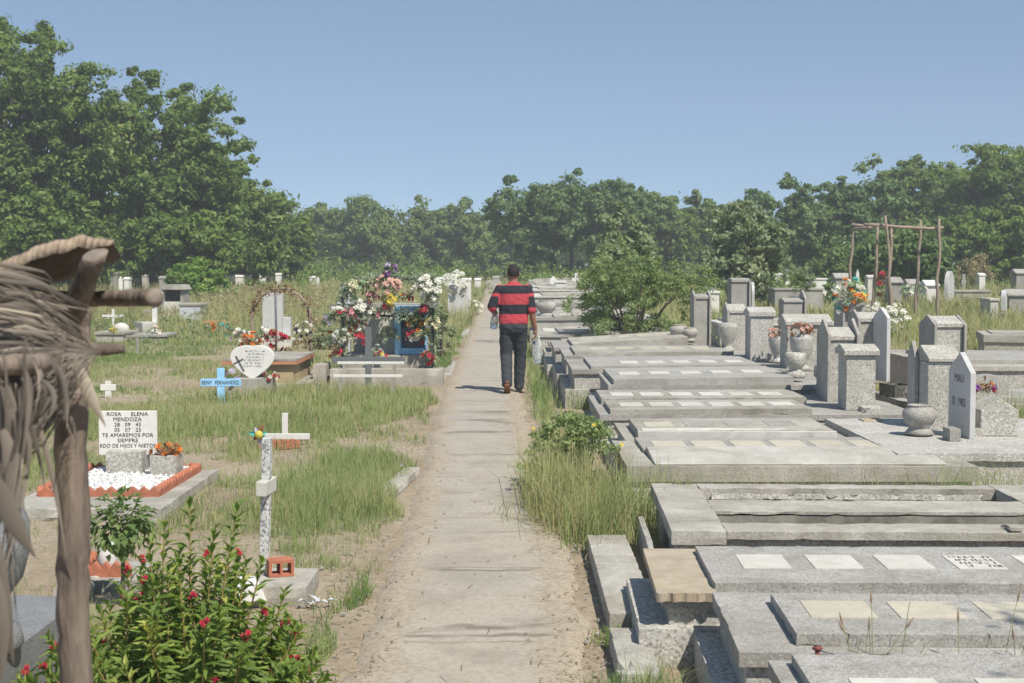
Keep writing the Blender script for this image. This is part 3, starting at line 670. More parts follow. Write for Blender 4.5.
# ---------------------------------------------------------------- pedestals (headstone niches)
def gable(w, d, e, r):      # gable section across depth: (y, z)
    return [(-d/2, 0), (d/2, 0), (d/2, e), (0, r), (-d/2, e)]
def pedestal(label, x0, x1, Y, z0, z1, d=.42, fins='LR', mt='granito_coarse', finm='granito_fine', over=.02, roof=.13, rz=0, fin_out=.03, fin_low=.0, front=.05, finh=.03, name='headstone', lip=.045, find=None, finy=0):
    w_ = x1-x0; o = ((x0+x1)/2, Y, z0); h = z1-z0
    t = thing(name, label, 'headstone', o, rz); EXCL.append((x0, x1, Y-d/2, Y+d/2))
    MB().box(-w_/2, w_/2, -d/2, d/2, 0, h-roof).build('body', mt, t, bevel=.006)
    rw = w_/2+(over if 'L' not in fins and 'R' not in fins else 0)
    MB().prism(gable(w_, d+2*over, lip, roof), -rw, rw, 'x', 0, Matrix.Translation((0, 0, h-roof+.002))).build('cap', mt, t, bevel=.006)
    for f, s in (('L', -1), ('R', 1)):
        if f in fins:
            xx = s*(w_/2+.004); dd = find or d+2*front; e = h-roof+lip-.02
            p = [(-dd/2, fin_low), (dd/2, fin_low), (dd/2, e+finh*.5), (0, h+finh), (-dd/2, e+finh*.5)]
            a, b_ = (xx, xx+s*fin_out)
            MB().prism([(a_+finy, z_) for a_, z_ in p], min(a, b_), max(a, b_), 'x').build('side_slab', finm, t, bevel=.004)
    return t
def PX_(px, Y): return (px-512)*Y/F
def ped(label, p0, p1, ptop, Y, z0, **kw):
    return pedestal(label, PX_(p0, Y), PX_(p1, Y), Y, z0, Z(ptop, Y+.0), **kw)
s1 = ped('big gabled pedestal flanked by slabs, the round pot stands at its foot', 921, 954, 345, 11.95, .345, d=.46, fins='L', roof=.13, lip=.03, find=.22, finy=.13, fin_out=.035)
ped('lone square pedestal with overhanging lip on the cream tiled tomb', 843, 872, 344, 13.5, .34, d=.34, fins='', over=.03, roof=.1, lip=.05)
ped('pedestal with two leaning pointed slabs just behind the lone square pedestal', 826, 851, 327, 14.45, .34, d=.40, fins='LR', finh=.09, front=.06, mt='granito_coarse')
ped('gabled pedestal beside the tall pointed marble slab', 856, 877, 312, 16.5, .36, d=.42, fins='L', roof=.11)
ped('broad gabled pedestal behind the red flowered urn', 784, 826, 314, 17.4, .44, d=.46, fins='', over=.03, roof=.13)
ped('square lipped pedestal with deep shaded left side, pale flecked front', 748, 771, 307, 18.7, .46, d=.42, fins='', over=.025, mt='granito_white', finh=-.02, roof=.12, lip=.06)
ped('narrow gabled pedestal left of the square lipped pedestal', 727, 744, 304, 20.6, .50, d=.42, fins='L', roof=.13)
ped('tallest thin pedestal with a curved slab, before the leafy vine column', 729, 746, 278, 23.2, .3, d=.45, fins='R', roof=.07, finh=.0, mt='granito_fine', lip=.05)
ped('narrow pedestal between two round topped slabs beside the leafy bush', 694, 707, 294, 22.6, .42, d=.4, fins='LR', finh=.06, roof=.08, mt='granito_fine')
bq = ped('plain flat topped block holding the bright bouquet', 841, 861, 301, 18.6, .36, d=.42, fins='L', mt='granito_fine', roof=.02, lip=.015, finh=0, over=0)
ped('small distant gabled pedestal with one pointed fin, left of the bouquet', 781, 801, 298, 22.5, .4, d=.42, fins='R', roof=.07, finh=.13, mt='granito_fine', lip=.03)
ped('gabled pedestal with a tall right slab before the dry mound', 930, 956, 316, 15.9, .33, d=.5, fins='LR', finh=.015, roof=.12)
# loose marble slabs
def slab_stone(label, x, Y, z0, z1, d, th=.045, tilt=0, rz=0, mt='marble_grey', point=.12, texts=None, round_=False, base=True):
    o = (x, Y, z0); t = thing('marble_slab', label, 'grave slab', o, rz); h = z1-z0
    if round_:
        p = [(-d/2, 0), (d/2, 0)]+[(d/2*math.cos(a), h-d/2+d/2*math.sin(a)) for a in np.linspace(0, math.pi, 13)]
    else: p = [(-d/2, 0), (d/2, 0), (d/2, h-point), (0, h), (-d/2, h-point)]
    mt_ = Matrix.Rotation(tilt, 4, 'Y')
    MB().prism(p, -th/2, th/2, 'x', 0, mt_).build('slab', mt, t, bevel=.004)
    if texts:
        tm = text_mesh(texts, d*.60, h*.42, 0); rot = mt_ @ Matrix.Translation((-th/2-.003, 0, h*.55)) @ Matrix.Rotation(R(-90), 4, 'Z')
        tm.v = [tuple(rot @ Vector(q)) for q in tm.v]; tm.build('inscription', 'inkgrey', t)
    return t
slab_stone('lettered pointed marble slab at the right of the big gabled pedestal', 3.58, 11.28, .345, Z(352, 11.28), .47, rz=R(3), point=.15, texts=['MAU', '', 'D. 1982'])
slab_stone('tall pointed blank marble slab behind the lone square pedestal', 4.19, 16.1, .40, Z(307, 16.2), .34, rz=R(12), point=.11)
slab_stone('rounded slim slab right of the tallest pedestal', PX_(752, 23.6), 23.6, .35, Z(282, 23.6), .4, rz=R(-4), round_=True)
slab_stone('distant rounded slab on the grass mound, dark side to the camera', PX_(949, 40), 40, T(40)-.05, Z(271, 40), .8, th=.1, rz=R(-30), round_=True)
slab_stone('small rounded slab standing in the mound grass near the right edge', PX_(1004, 34), 34, T(34), Z(290, 34), .4, th=.1, rz=R(-25), round_=True)
# blocks by the big pedestal
Yb = 11.25
hs = thing('house_stone', 'little house shaped pebble stone at the far right end of the slab', 'headstone', (PX_(1001, Yb), Yb+.1, .345))
wv_ = (1020-982)*Yb/F/2; hz = Z(398, Yb)-.345
MB().prism([(-wv_, 0), (wv_, 0), (wv_, hz*.68), (0, hz), (-wv_, hz*.68)], -.12, .22, 'y').build('block', 'granito_coarse', hs, bevel=.008)
tag(rough_box(MB(), 3.62, PX_(983, Yb)-.01, Yb-.05, Yb+.2, .345, Z(428, Yb), .05, .002).build('stone_block', 'granito_coarse'), 'low pebble block leaning against the little house shaped stone', 'stone block')
tag(rough_box(MB(), PX_(948, 11), PX_(959, 11), 10.9, 11.1, .345, Z(424, Yb), .05, .002).build('stone_block', 'granito'), 'small upright block with a hole in front of the lettered marble slab', 'stone block')
# stone with 160
ns = thing('round_stone', 'low rounded stone reading 160 beyond the lettered marble slab', 'headstone', (PX_(988, 14.6), 14.6, .3)); rr = .20
MB().prism([(-rr, -.1), (rr, -.1)]+[(rr*math.cos(a), .16+.13*math.sin(a)) for a in np.linspace(0, math.pi, 12)], -.08, .08, 'y').build('stone', 'granito', ns, bevel=.006)
tm = text_mesh(['160'], .22, .13, .084); tm.v = [(a, b_, c_+.15) for a, b_, c_ in tm.v]; tm.build('inscription', 'inkgrey', ns)
tr = thing('trough', 'dark mossy cement trough left of the big gabled pedestal', 'trough', (PX_(900, 14.2), 14.3, .385), R(12))
MB().box(-.09, .12, -.16, .16, 0, .02).box(-.1, -.07, -.17, .17, 0, .13).box(.1, .13, -.17, .17, 0, .13).box(-.07, .1, -.17, -.14, 0, .125).box(-.07, .1, .14, .17, 0, .125).build('basin', 'trough', tr, bevel=.004)
tag(rough_box(MB(), PX_(863, 13.2), PX_(884, 13.2), 13.1, 13.35, .30, .395, .05, .008, 0, 0, (0,0,0), .03).build('stone_block', 'granito_coarse'), 'rough low block on the slab right of the lone square pedestal', 'stone block')
tag(rough_box(MB(), PX_(862, 12.4), PX_(884, 12.4), 12.3, 12.5, .28, .36, .04, .012, 0, 0, (0,0,0), .03).build('stone_block', 'ochre'), 'small ochre rubble block in front of the lone square pedestal', 'stone block')

# ---------------------------------------------------------------- urns
def urn(label, px, Y, z0, prof, mt='granito', seg=20, name='stone_urn', hole=.8):
    t = thing(name, label, 'urn', (PX_(px, Y), Y, z0))
    r_, z_ = prof[-1]
    MB().lathe(prof+[(r_*hole, z_), (r_*hole*.95, z_-.05)], seg=seg).build('bowl', mt, t, True)
    MB().lathe([(r_*hole*.93, z_-.04), (.001, z_-.03)], seg=seg, closed=False).build('soil', 'bark', t)
    return t
POT = [(.085, 0), (.13, .015), (.10, .05), (.085, .075), (.12, .11), (.148, .17), (.14, .22), (.11, .245), (.10, .262), (.11, .27)]
def sp_(prof, k, kz=1): return [(r*k, z*kz) for r, z in prof]
u = urn('round speckled pot at the foot of the big gabled pedestal', 921, 11.3, .348, sp_(POT, .92, .9))
URN = [(.10, 0), (.105, .03), (.06, .06), (.055, .09), (.09, .14), (.135, .26), (.15, .36), (.15, .385), (.125, .40), (.13, .42)]
urn('tall pale urn with red flowers before the broad gabled pedestal', 802, 16.55, .49, sp_(URN, .95, 1.0), 'granito_white')
SQ = [(.11, 0), (.115, .06), (.07, .09), (.085, .13), (.125, .17), (.12, .25), (.115, .29)]
urn('squat waisted urn on the tomb edge, in front of the red flowered urn', 796, 15.5, .48, sp_(SQ, .95, .95), 'granito_coarse')
urn('squat waisted urn against the pedestal with two leaning slabs', 827, 14.85, .40, sp_(SQ, 1.05, .9), 'granito_coarse')
urn('small urn with russet flowers right of the square lipped pedestal', 778, 18.2, .47, sp_(URN, .8, .8), 'granito_white')
urn('blank pale urn left of the narrow gabled pedestal', 728, 20.2, .50, sp_(URN, .95, .95), 'granito_white')
urn('round ball pot beside the leafy bush, left of its pair', 679, 22.0, .56, sp_(POT, 1.0, .9), 'concrete_pale')
urn('round ball pot beside the leafy bush, next to the narrow pedestal', 690, 21.9, .55, sp_(POT, .85, .8), 'concrete_pale')
urn('round grey pot in the far row of tombs beside the man', 546, 30, T(30)+.42, sp_(POT, 1.5, 1.3), 'granito_fine')
du = urn('dark granite urn standing on the dark slab at the lower left corner', -20, 5.05, .30, [(.11, 0), (.13, .03), (.12, .09), (.05, .14), (.045, .17), (.08, .2), (.13, .27), (.158, .38), (.155, .47), (.13, .53), (.11, .55), (.12, .57)], 'granite_dark', 28)
tag(rough_box(MB(), -2.5, -1.80, 4.5, 5.95, -.05, .30, .08, .002).build('granite_slab', 'granite_dark'), 'smooth dark granite slab at the lower left behind the wooden post', 'tomb slab'); EXCL.append((-2.4, -1.7, 4.5, 6))
# tap
tp = thing('water_tap', 'rusty red tap stub at the back of the nearest tomb', 'tap', (PX_(822, 4.85), 4.86, .33)); MB().tube([(0, 0, -.03), (0, 0, .03)], .009, 8).build('pipe', 'rust', tp, True); MB().tube([(0, 0, .03), (0, 0, .042)], .014, 8).tube([(-.018, 0, .036), (.018, 0, .036)], .005, 6).build('handle', 'rust', tp, True)
tag(rough_box(MB(), PX_(1003, 7.5), PX_(1020, 7.5), 7.38, 7.5, .302, .325, .02, .008, 0, 0, (0,0,0), .02).build('mortar_lump', 'concrete_pale'), 'lump of loose mortar on the rim of the open double tomb', 'rubble')
def place(mb, dx, dy, dz):
    mb.v = [(a+dx, b_+dy, c_+dz) for a, b_, c_ in mb.v]; return mb
# ================================================================ GRAVES left of the path
# grave with the lettered white plaque: concrete base, zigzag bricks, gravel
o = (-2.9, 10.3, 0); t = thing('plaque_grave', 'grave bed of white gravel edged with orange zigzag bricks on a concrete base', 'grave', o); EXCL.append((-3.5, -2.3, 9.3, 11.3))
rough_box(MB(), -.52, .56, -.86, 1.0, -.05, .075, .08, .005, 0, 0, o, .02).build('base', 'concrete', t)
g = np.random.default_rng(5); gm = MB().box(-.36, .36, -.33, .85, .07, .115)
for i in range(900):
    gm.ball((g.uniform(-.35, .35), g.uniform(-.32, .84), .115), g.uniform(.008, .016), 5, 3)
gm.build('gravel', 'gravel', t)
bm_ = MB()
def zig(mb, a, b_, n_, h=.075, th=.05):
    a, b_ = Vector(a), Vector(b_); d = (b_-a)/n_; s = Vector((0, 0, 1)).cross(d).normalized()*th
    for i in range(n_):
        p = a+d*i; q = p+d
        mb.add([p-s*.5, q-s*.5, q+s*.5, p+s*.5, p-s*.5+Vector((0, 0, h*.55)), q-s*.5+Vector((0, 0, h*.55)), q+s*.5+Vector((0, 0, h*.55)), p+s*.5+Vector((0, 0, h*.55)),
                p+d*.5-s*.5+Vector((0, 0, h)), p+d*.5+s*.5+Vector((0, 0, h))],
               [(0, 1, 5, 8, 4), (2, 3, 7, 9, 6), (4, 8, 9, 7), (8, 5, 6, 9), (1, 2, 6, 5), (3, 0, 4, 7), (0, 3, 2, 1)])
zig(bm_, (-.42, -.36, .07), (.42, -.36, .07), 11); zig(bm_, (.40, -.36, .07), (.42, .88, .07), 15); zig(bm_, (-.42, .88, .07), (-.42, -.36, .07), 15); zig(bm_, (.4, .88, .07), (-.4, .88, .07), 11)
bm_.build('brick_edging', 'brick', t)
Yp = 10.95; px_ = PX_(126, Yp); pw = 58*Yp/F; z0_, z1_ = Z(455, Yp), Z(411, Yp)
pl_ = thing('memorial_plaque', 'white plaque with black hand lettering propped on a speckled block', 'plaque', (px_, Yp, z0_), R(2))
MB().box(-pw/2, pw/2, 0, .03, 0, z1_-z0_).build('board', 'white', pl_, bevel=.004)
place(text_mesh(['ROSA      ELENA', 'MENDOZA', '28   09   43', '05   07   25', 'TE AMAREMOS POR', 'SIEMPRE', 'RDO DE HIJOS Y NIETOS'], pw*.95, (z1_-z0_)*.84, 0, .98), 0, -.003, (z1_-z0_)*.575).build('inscription', 'ink', pl_)
tag(rough_box(MB(), PX_(107, 10.9), PX_(143, 10.9), 10.8, 11.05, .115, Z(450, 10.9), .05, .003).build('plinth', 'granito_coarse'), 'square speckled block holding up the lettered white plaque', 'stone block')
tag(rough_box(MB(), PX_(150, 10.75), PX_(177, 10.75), 10.68, 10.9, .115, Z(455, 10.75), .05, .003).build('flower_box', 'granito_coarse'), 'speckled stone planter right of the lettered white plaque', 'planter')
bouquet('dried rust brown flowers in the planter beside the lettered plaque', (PX_(164, 10.78), 10.78, Z(457, 10.78)), ['brown', 'orange'], 26, .13, .028, 4, 'foliage_dry', 90)
# gravel grave's small cross and others
def cross(label, px, Y, ztop, zbase, arm, armz, w_=.045, mt='white', rz=0, tilt=0, th=.03, name='grave_cross', cat='cross', group=None, edge=None, texts=None):
    t = thing(name, label, cat, (PX_(px, Y), Y, zbase), rz, group); t.rotation_euler = (0, tilt, rz); h = ztop-zbase
    MB().box(-w_/2, w_/2, -th/2, th/2, -.06, h).build('upright', mt, t, bevel=.003)
    mb = MB().box(-arm, arm, -th/2-.004, th/2+.004, h*armz-w_/2, h*armz+w_/2); cb = mb.build('crossbar', mt, t, bevel=.003)
    if edge: MB().box(-w_*.3, w_*.3, -th/2-.006, -th/2-.001, 0, h*.96).build('inlay', edge, t); MB().box(-arm*.95, arm*.95, -th/2-.011, -th/2-.0055, h*armz-w_*.25, h*armz+w_*.25).build('inlay', edge, cb)
    if texts: place(text_mesh(texts, arm*1.85, w_*.9, 0), 0, -th/2-.008, h*armz).build('inscription', 'ink', t)
    return t
c0 = cross('small white cross in the grass above the brick strip', 284, 13.5, Z(413, 13.5), -.02, .235, .3, .055)
t = thing('brick_strip', 'short strip of orange bricks under the small white cross in the grass', 'edging', (PX_(278, 13.3), 13.25, -.01), R(12)); zb_ = MB()
for i in range(9): zb_.box(-.19+i*.044, -.19+i*.044+.036, -.03, .05, 0, .075+.01*(i % 2))
zb_.build('bricks', 'brick', t)
# leaning mosaic cross seen edge-on
Yc = 7.35; t = thing('mosaic_cross', 'leaning white mosaic cross seen almost edge on, with a pinwheel on top', 'cross', (PX_(262, Yc), Yc, .07)); t.rotation_euler = (R(2), R(-1.2), R(84))
M['mosaic'] = mat('broken tile mosaic', (.52, .52, .5), .5, .1, 9, ((.66, .66, .64), (.26, .26, .27), .3), 85, .3)
hz = .735; MB().box(-.026, .026, -.022, .022, -.05, hz).build('upright', 'mosaic', t, bevel=.004)
MB().box(-.10, .10, -.028, .028, hz*.60, hz*.60+.075).build('crossbar', 'lime', t, bevel=.004)
pw_ = thing('pinwheel', 'faded teal and yellow pinwheel flower on the leaning mosaic cross', 'pinwheel', (PX_(259, Yc), Yc-.02, .80)); pb = [MB() for _ in range(3)]
for i in range(7):
    a = i*2*math.pi/7+.3; d = Vector((math.cos(a), -.25, math.sin(a)))
    pb[i % 3].leaf(Vector((0, 0, .02)), d, Vector((0, -1, .2)), .062 if i % 2 else .045, .03)
for mb, mm in zip(pb, ('petal_', 'petal_', 'petal_')): pass
pb[0].build('vane', petal('teal'), pw_); pb[1].build('vane', petal('brown'), pw_); pb[2].build('vane', petal('lilac'), pw_); MB().ball((0, -.02, .02), .022).build('hub', petal('yellow'), pw_, True)
tag(rough_box(MB(), PX_(258, 7.3), PX_(312, 7.3), 7.05, 7.5, -.03, .085, .05, .004, 0, 0, (0,0,0), .012).build('cement_block', 'concrete_pale'), 'grey cement block right of the leaning mosaic cross', 'cement block'); EXCL.append((-1.5, -1.0, 6.9, 7.6))
wb = MB().prism([(-.10, 0), (.09, 0), (.06, .075), (-.075, .085)], -.12, .14, 'y').build('white_block', 'white', None, bevel=.006); tag(wb, 'white painted wedge block at the foot of the leaning mosaic cross', 'block'); wb.location = (PX_(246, 7.15), 7.1, .02); wb.rotation_euler.z = R(15)
ob = thing('hollow_brick', 'broken orange hollow brick lying on the grey cement block', 'brick', (PX_(277, 7.3), 7.32, .087), R(20)); mb = MB().box(-.065, .065, -.05, .05, .07, .085).box(-.065, -.05, -.05, .05, 0, .07).box(-.007, .007, -.05, .05, 0, .07).box(.05, .065, -.05, .05, 0, .07).box(-.05, -.007, -.05, .05, 0, .012).box(.007, .05, -.05, .05, 0, .012)
mb.build('clay_body', 'brick', ob)
# topiary plant before a brick edged grave
Yt = 7.0; t = thing('potted_tree', 'little round headed plant with pale heart leaves on a dark stem', 'plant', (PX_(118, Yt), Yt, 0)); g = np.random.default_rng(3); mb = MB()
for i in range(420):
    d = Vector(unit(g.normal(size=3))); p = Vector((0, 0, .41))+Vector((d.x*.145, d.y*.14, d.z*.15))*g.uniform(.3, 1.1)
    mb.leaf(p, d+Vector((0, 0, -.5)), Vector((0, 0, 1))+d, .042, .036)
mb.build('foliage', 'foliage_topiary', t); MB().tube([(0, 0, -.03), (.008, 0, .15), (0, 0, .4)], [.014, .012, .006], 7).build('stem', 'bark', t, True)
t = thing('brick_edged_grave', 'small grave with a scalloped orange brick edge behind the heart leaved plant', 'grave', (PX_(108, 7.6), 7.6, .02)); zb_ = MB(); zig(zb_, (-.14, -.1, .02), (.13, -.1, .02), 5, .08); zig(zb_, (-.14, .2, .02), (-.14, -.1, .02), 5, .08); zb_.build('brick_edging', 'brick', t); rough_box(MB(), -.2, .19, -.2, .3, -.06, .02, .08, .004).build('base', 'concrete', t)
hl = thing('white_urn', 'small white pot half hidden by the heart leaved plant', 'pot', (PX_(101, 7.55), 7.6, .04)); MB().lathe([(.04, 0), (.05, .06), (.055, .12), (.045, .15), (.05, .165)], seg=14).build('bowl', 'white', hl, True)
tag(rough_box(MB(), PX_(60, 7.4), PX_(92, 7.4), 7.2, 7.5, -.03, .05, .05, .004, 0, 0, (0,0,0), .02).build('cement_block', 'concrete'), 'thin cement block on bare soil left of the heart leaved plant', 'cement block')
# blue cross
cross('sky blue cross with dark lettering on its bar, standing in the grass', 220, 18.2, Z(368, 18.2), -.02, .255, .56, .095, 'blue', R(4), texts=['BENY  FERNANDEZ'])
# heart headstone
Yh = 19.0; hx = PX_(252, Yh); hh = Z(344, Yh); hb = .20
hp = []
for i in range(48):
    a = 2*math.pi*i/48; x = 16*math.sin(a)**3; z = 13*math.cos(a)-3.6*math.cos(2*a)-1.2*math.cos(3*a)-.5*math.cos(4*a)
    hp.append((.295*(.55*x/16+.45*math.sin(a)), .47*(.58*(z+15.9)/26.6+.42*(.5+.5*math.cos(a)))))
t = thing('heart_headstone', 'white heart shaped headstone with a small cross and worn lettering', 'headstone', (hx, Yh, hb)); MB().prism(hp, -.035, .035, 'y').build('heart', 'white', t, bevel=.006)
place(scrib(6, .34, .24, 3), .03, -.036, .27).build('inscription', 'inkgrey', t)
mtx = Matrix.Translation((-.16, -.037, .20)) @ Matrix.Rotation(R(-28), 4, 'Y'); MB().box(-.012, .012, -.004, 0, -.11, .12, 0, mtx).build('painted_cross', 'inkgrey', t); MB().box(-.07, .07, -.004, .001, .03, .05, 0, mtx).build('painted_cross', 'inkgrey', t)
tag(rough_box(MB(), PX_(221, Yh), PX_(275, Yh), Yh-.22, Yh+.12, -.05, .215, .06, .004, 0, 0, (0,0,0), .015).build('base_block', 'concrete'), 'rough concrete base under the white heart shaped headstone', 'stone base'); EXCL.append((-3.95, -3.1, 18.6, 19.3))
bouquet('purple flowers in dark leaves left of the heart shaped headstone', (PX_(227, 18.85), 18.85, .22), ['purple', 'lilac'], 14, .16, .04, 8, 'foliage_dark', 40)
bouquet('crimson and white flowers at the right foot of the heart shaped headstone', (PX_(270, 18.85), 18.85, .22), ['crimson', 'white'], 10, .11, .035, 9, 'foliage_dark', 30)
# table tomb
o = (-3.45, 20.3, 0); t = thing('table_tomb', 'buff table tomb under a grey slab with a faded orange edge', 'tomb', o); EXCL.append((-4.1, -2.8, 19.3, 21.4))
tx0, tx1 = PX_(222, 19.5)+3.45, PX_(297, 19.5)+3.45; zt = Z(352.5, 21)
rough_box(MB(), tx0, tx1, -.85, 1.0, zt-.075, zt-.03, .1, .003, 0, 0, o).build('slab_edge', 'orange', t); rough_box(MB(), tx0+.01, tx1-.01, -.84, .99, zt-.028, zt, .1, .003, 0, 0, o).build('slab', 'concrete', t)
rough_box(MB(), PX_(268, 19.7)+3.45, tx1-.06, -.78, .93, .1, zt-.077, .1, .002, 0, 0, o).build('body', 'buff', t); rough_box(MB(), tx0+.2, tx1+.15, -1.0, 1.05, -.05, .1, .1, .004, 0, 0, o, .012).build('plinth', 'concrete', t)
tag(rough_box(MB(), PX_(314, 20.4), PX_(327, 20.4), 20.2, 20.8, -.05, .3, .08, .004, 0, 0, (0,0,0), .015).build('step_block', 'concrete_pale'), 'pale stepped block at the right end of the buff table tomb', 'stone block')
# vine arch and headstone behind
Ya = 24; t = thing('vine_arch', 'thin dry vine bent into an arch before a grey headstone', 'arch', (PX_(281, Ya), Ya, T(Ya))); q = random.Random(4); mb = MB(); lb = MB(); ar = 29*Ya/F; ah = Z(289, Ya)-T(Ya)-ar
for s_ in range(4):
    pts = [Vector((-ar+q.gauss(0, .03), q.gauss(0, .03), 0)), Vector((-ar, 0, ah*.6))]+[Vector((math.cos(a)*ar*(1+q.gauss(0, .03)), q.gauss(0, .04), ah+math.sin(a)*ar*(1+q.gauss(0, .03)))) for a in np.linspace(math.pi, 0, 14)]+[Vector((ar, 0, ah*.6)), Vector((ar+q.gauss(0, .04), q.gauss(0, .03), 0))]
    mb.tube(pts, .013, 5)
for i in range(260):
    a = q.uniform(.35*math.pi, .98*math.pi) if i < 200 else q.uniform(0, .3*math.pi); p = Vector((math.cos(a)*ar, 0, ah+math.sin(a)*ar)); d = Vector((q.gauss(0, 1), q.gauss(0, 1), q.gauss(.2, 1))); lb.leaf(p+d*.03, d, Vector((0, 0, 1)), .07, .03)
mb.build('stems', 'pole', t, True); lb.build('dry_leaves', 'foliage_dry', t)
tag(MB().tube([(0, 0, 0), (.01, 0, .5), (0, 0, Z(290, 25)-T(25))], .022, 7).build('stake', 'greywood', None, True), 'upright grey stake inside the dry vine arch', 'stake').location = (PX_(275.5, 25), 25, T(25)-.03)
Yq = 27.5; t = thing('stepped_headstone', 'tall grey headstone with a low stepped shoulder inside the vine arch', 'headstone', (PX_(275, Yq), Yq, T(Yq))); k_ = Yq/F; hq = Z(293, Yq)-T(Yq)
MB().box(-12*k_, 8*k_, -.1, .1, 0, hq).build('slab', 'marble_grey', t, bevel=.01); MB().box(8*k_+.002, 16*k_, -.1, .1, 0, hq*.55).build('shoulder', 'marble_grey', t, bevel=.01); MB().box(-17*k_, 19*k_, -.35, .2, -.05, .16).build('base', 'lime', t, bevel=.01)
for (a, lab, cols, Yb_, py_, n_, sp__) in ((263, 'white flowers with dark leaves behind the buff table tomb', ['white', 'palegreen'], 22, 333, 14, .2), (251, 'dried orange flowers above the heart shaped headstone', ['brown', 'orange'], 21.6, 340, 26, .2), (276, 'dried russet flowers under the foot of the vine arch', ['brown', 'crimson'], 21.8, 338, 30, .22), (303, 'mixed dark and white flowers at the right foot of the vine arch', ['white', 'dark'], 23.6, 330, 16, .2), (241, 'blue and white flowers at the left foot of the vine arch', ['white', 'lilac'], 23, 334, 14, .18)):
    bouquet(lab, (PX_(a, Yb_), Yb_, Z(py_, Yb_)-.06), cols, n_, sp__, .045, int(a), 'foliage_dry' if 'dried' in lab else 'foliage_garland', 50)
# the flower shrine
Ys = 21.0; t = thing('garland_shrine', 'grave canopy of poles wrapped in garlands above a grey stepped shelf', 'shrine', (PX_(386, Ys), Ys, T(Ys))); EXCL.append((-2.8, -1.0, 19.2, 22)); k_ = Ys/F; q = random.Random(12)
def sx_(px): return (px-386)*k_
def sz_(py): return Z(py, Ys)-T(Ys)
def garland(mb, pts, n_, r_=.05, lf=.055):
    for i in range(n_):
        u = q.random()*(len(pts)-1); a, b_ = pts[int(u)], pts[min(int(u)+1, len(pts)-1)]; p = Vector(a).lerp(Vector(b_), u % 1)
        d = Vector((q.gauss(0, 1), q.gauss(0, 1), q.gauss(0, 1))).normalized(); mb.leaf(p+d*r_*q.random(), d, Vector((0, -.5, 1)), lf, lf*.4)
posts = {'L': (346, 292), 'R': (434, 276), 'l': (352, 300), 'r': (428, 285)}
for kx, (a, tp_) in posts.items():
    yo = -.45 if kx in 'LR' else .55
    pts = [Vector((sx_(a), yo, 0)), Vector((sx_(a)+.01, yo, sz_(tp_)*.5)), Vector((sx_(a), yo, sz_(tp_)))]
    pp = MB().tube(pts, .022, 7).build('post', 'darkwood', t, True)
    gb = MB(); garland(gb, pts, 520 if kx in 'LR' else 260, .085); gb.build('garland_leaves', 'foliage_garland', pp)
arc = [Vector((sx_(346), -.45, sz_(292))), Vector((sx_(362), -.45, sz_(283))), Vector((sx_(388), -.45, sz_(276))), Vector((sx_(415), -.45, sz_(279))), Vector((sx_(434), -.45, sz_(278)))]
bar = MB().tube(arc, .018, 6).build('top_bar', 'darkwood', t, True); gb = MB(); garland(gb, arc, 800, .09); gb.build('garland_leaves', 'foliage_garland', bar)
for py_, yo in ((312, -.45), (306, .55)):
    pts = [Vector((sx_(344), yo, sz_(py_))), Vector((sx_(390), yo, sz_(py_+3))), Vector((sx_(436), yo, sz_(py_)))]
    bar = MB().tube(pts, .018, 6).build('crossbar', 'darkwood', t, True); gb = MB(); garland(gb, pts, 560, .09); gb.build('garland_leaves', 'foliage_garland', bar)
rough_box(MB(), sx_(342), sx_(432), -.28, .65, -.05, sz_(354), .1, .004, 0, 0, (3,3,0), .01).build('shelf', 'concrete', t)
rough_box(MB(), sx_(335), sx_(445), -.7, -.29, -.05, sz_(366), .1, .004, 0, 0, (1,3,0), .012).build('step', 'concrete_pale', t)
MB().prism([(sx_(367), sz_(354)), (sx_(395), sz_(354)), (sx_(395), sz_(318)), (sx_(388), sz_(313)), (sx_(370), sz_(316))], .1, .2, 'y').build('plaque', 'lime', t, bevel=.006)
MB().box(sx_(352), sx_(426), .22, .6, sz_(354)+.002, sz_(304)).build('back_wall', 'concrete_pale', t)
nb = thing('blue_niche', 'sky blue wooden niche frame with shelves inside the garlanded canopy', 'niche', (PX_(411, Ys), Ys-.05, T(Ys)+sz_(354)+.003)); hw = 15.5*k_; hn = sz_(306)-sz_(354)
MB().box(-hw, -hw+.085, -.1, .2, 0, hn).box(hw-.022, hw, -.06, .2, 0, hn-.09).box(-hw+.085, hw, -.1, .2, hn-.09, hn).box(-hw+.085, hw-.03, -.1, .2, 0, .09).build('frame', 'blue', nb, bevel=.004)
MB().box(-hw+.085, hw-.03, .16, .2, .09, hn-.09).build('back', 'granito', nb)
for kk in (.52, .72): MB().box(-hw+.086, hw-.031, -.05, .158, hn*kk, hn*kk+.02).build('shelf', 'greywood', nb)
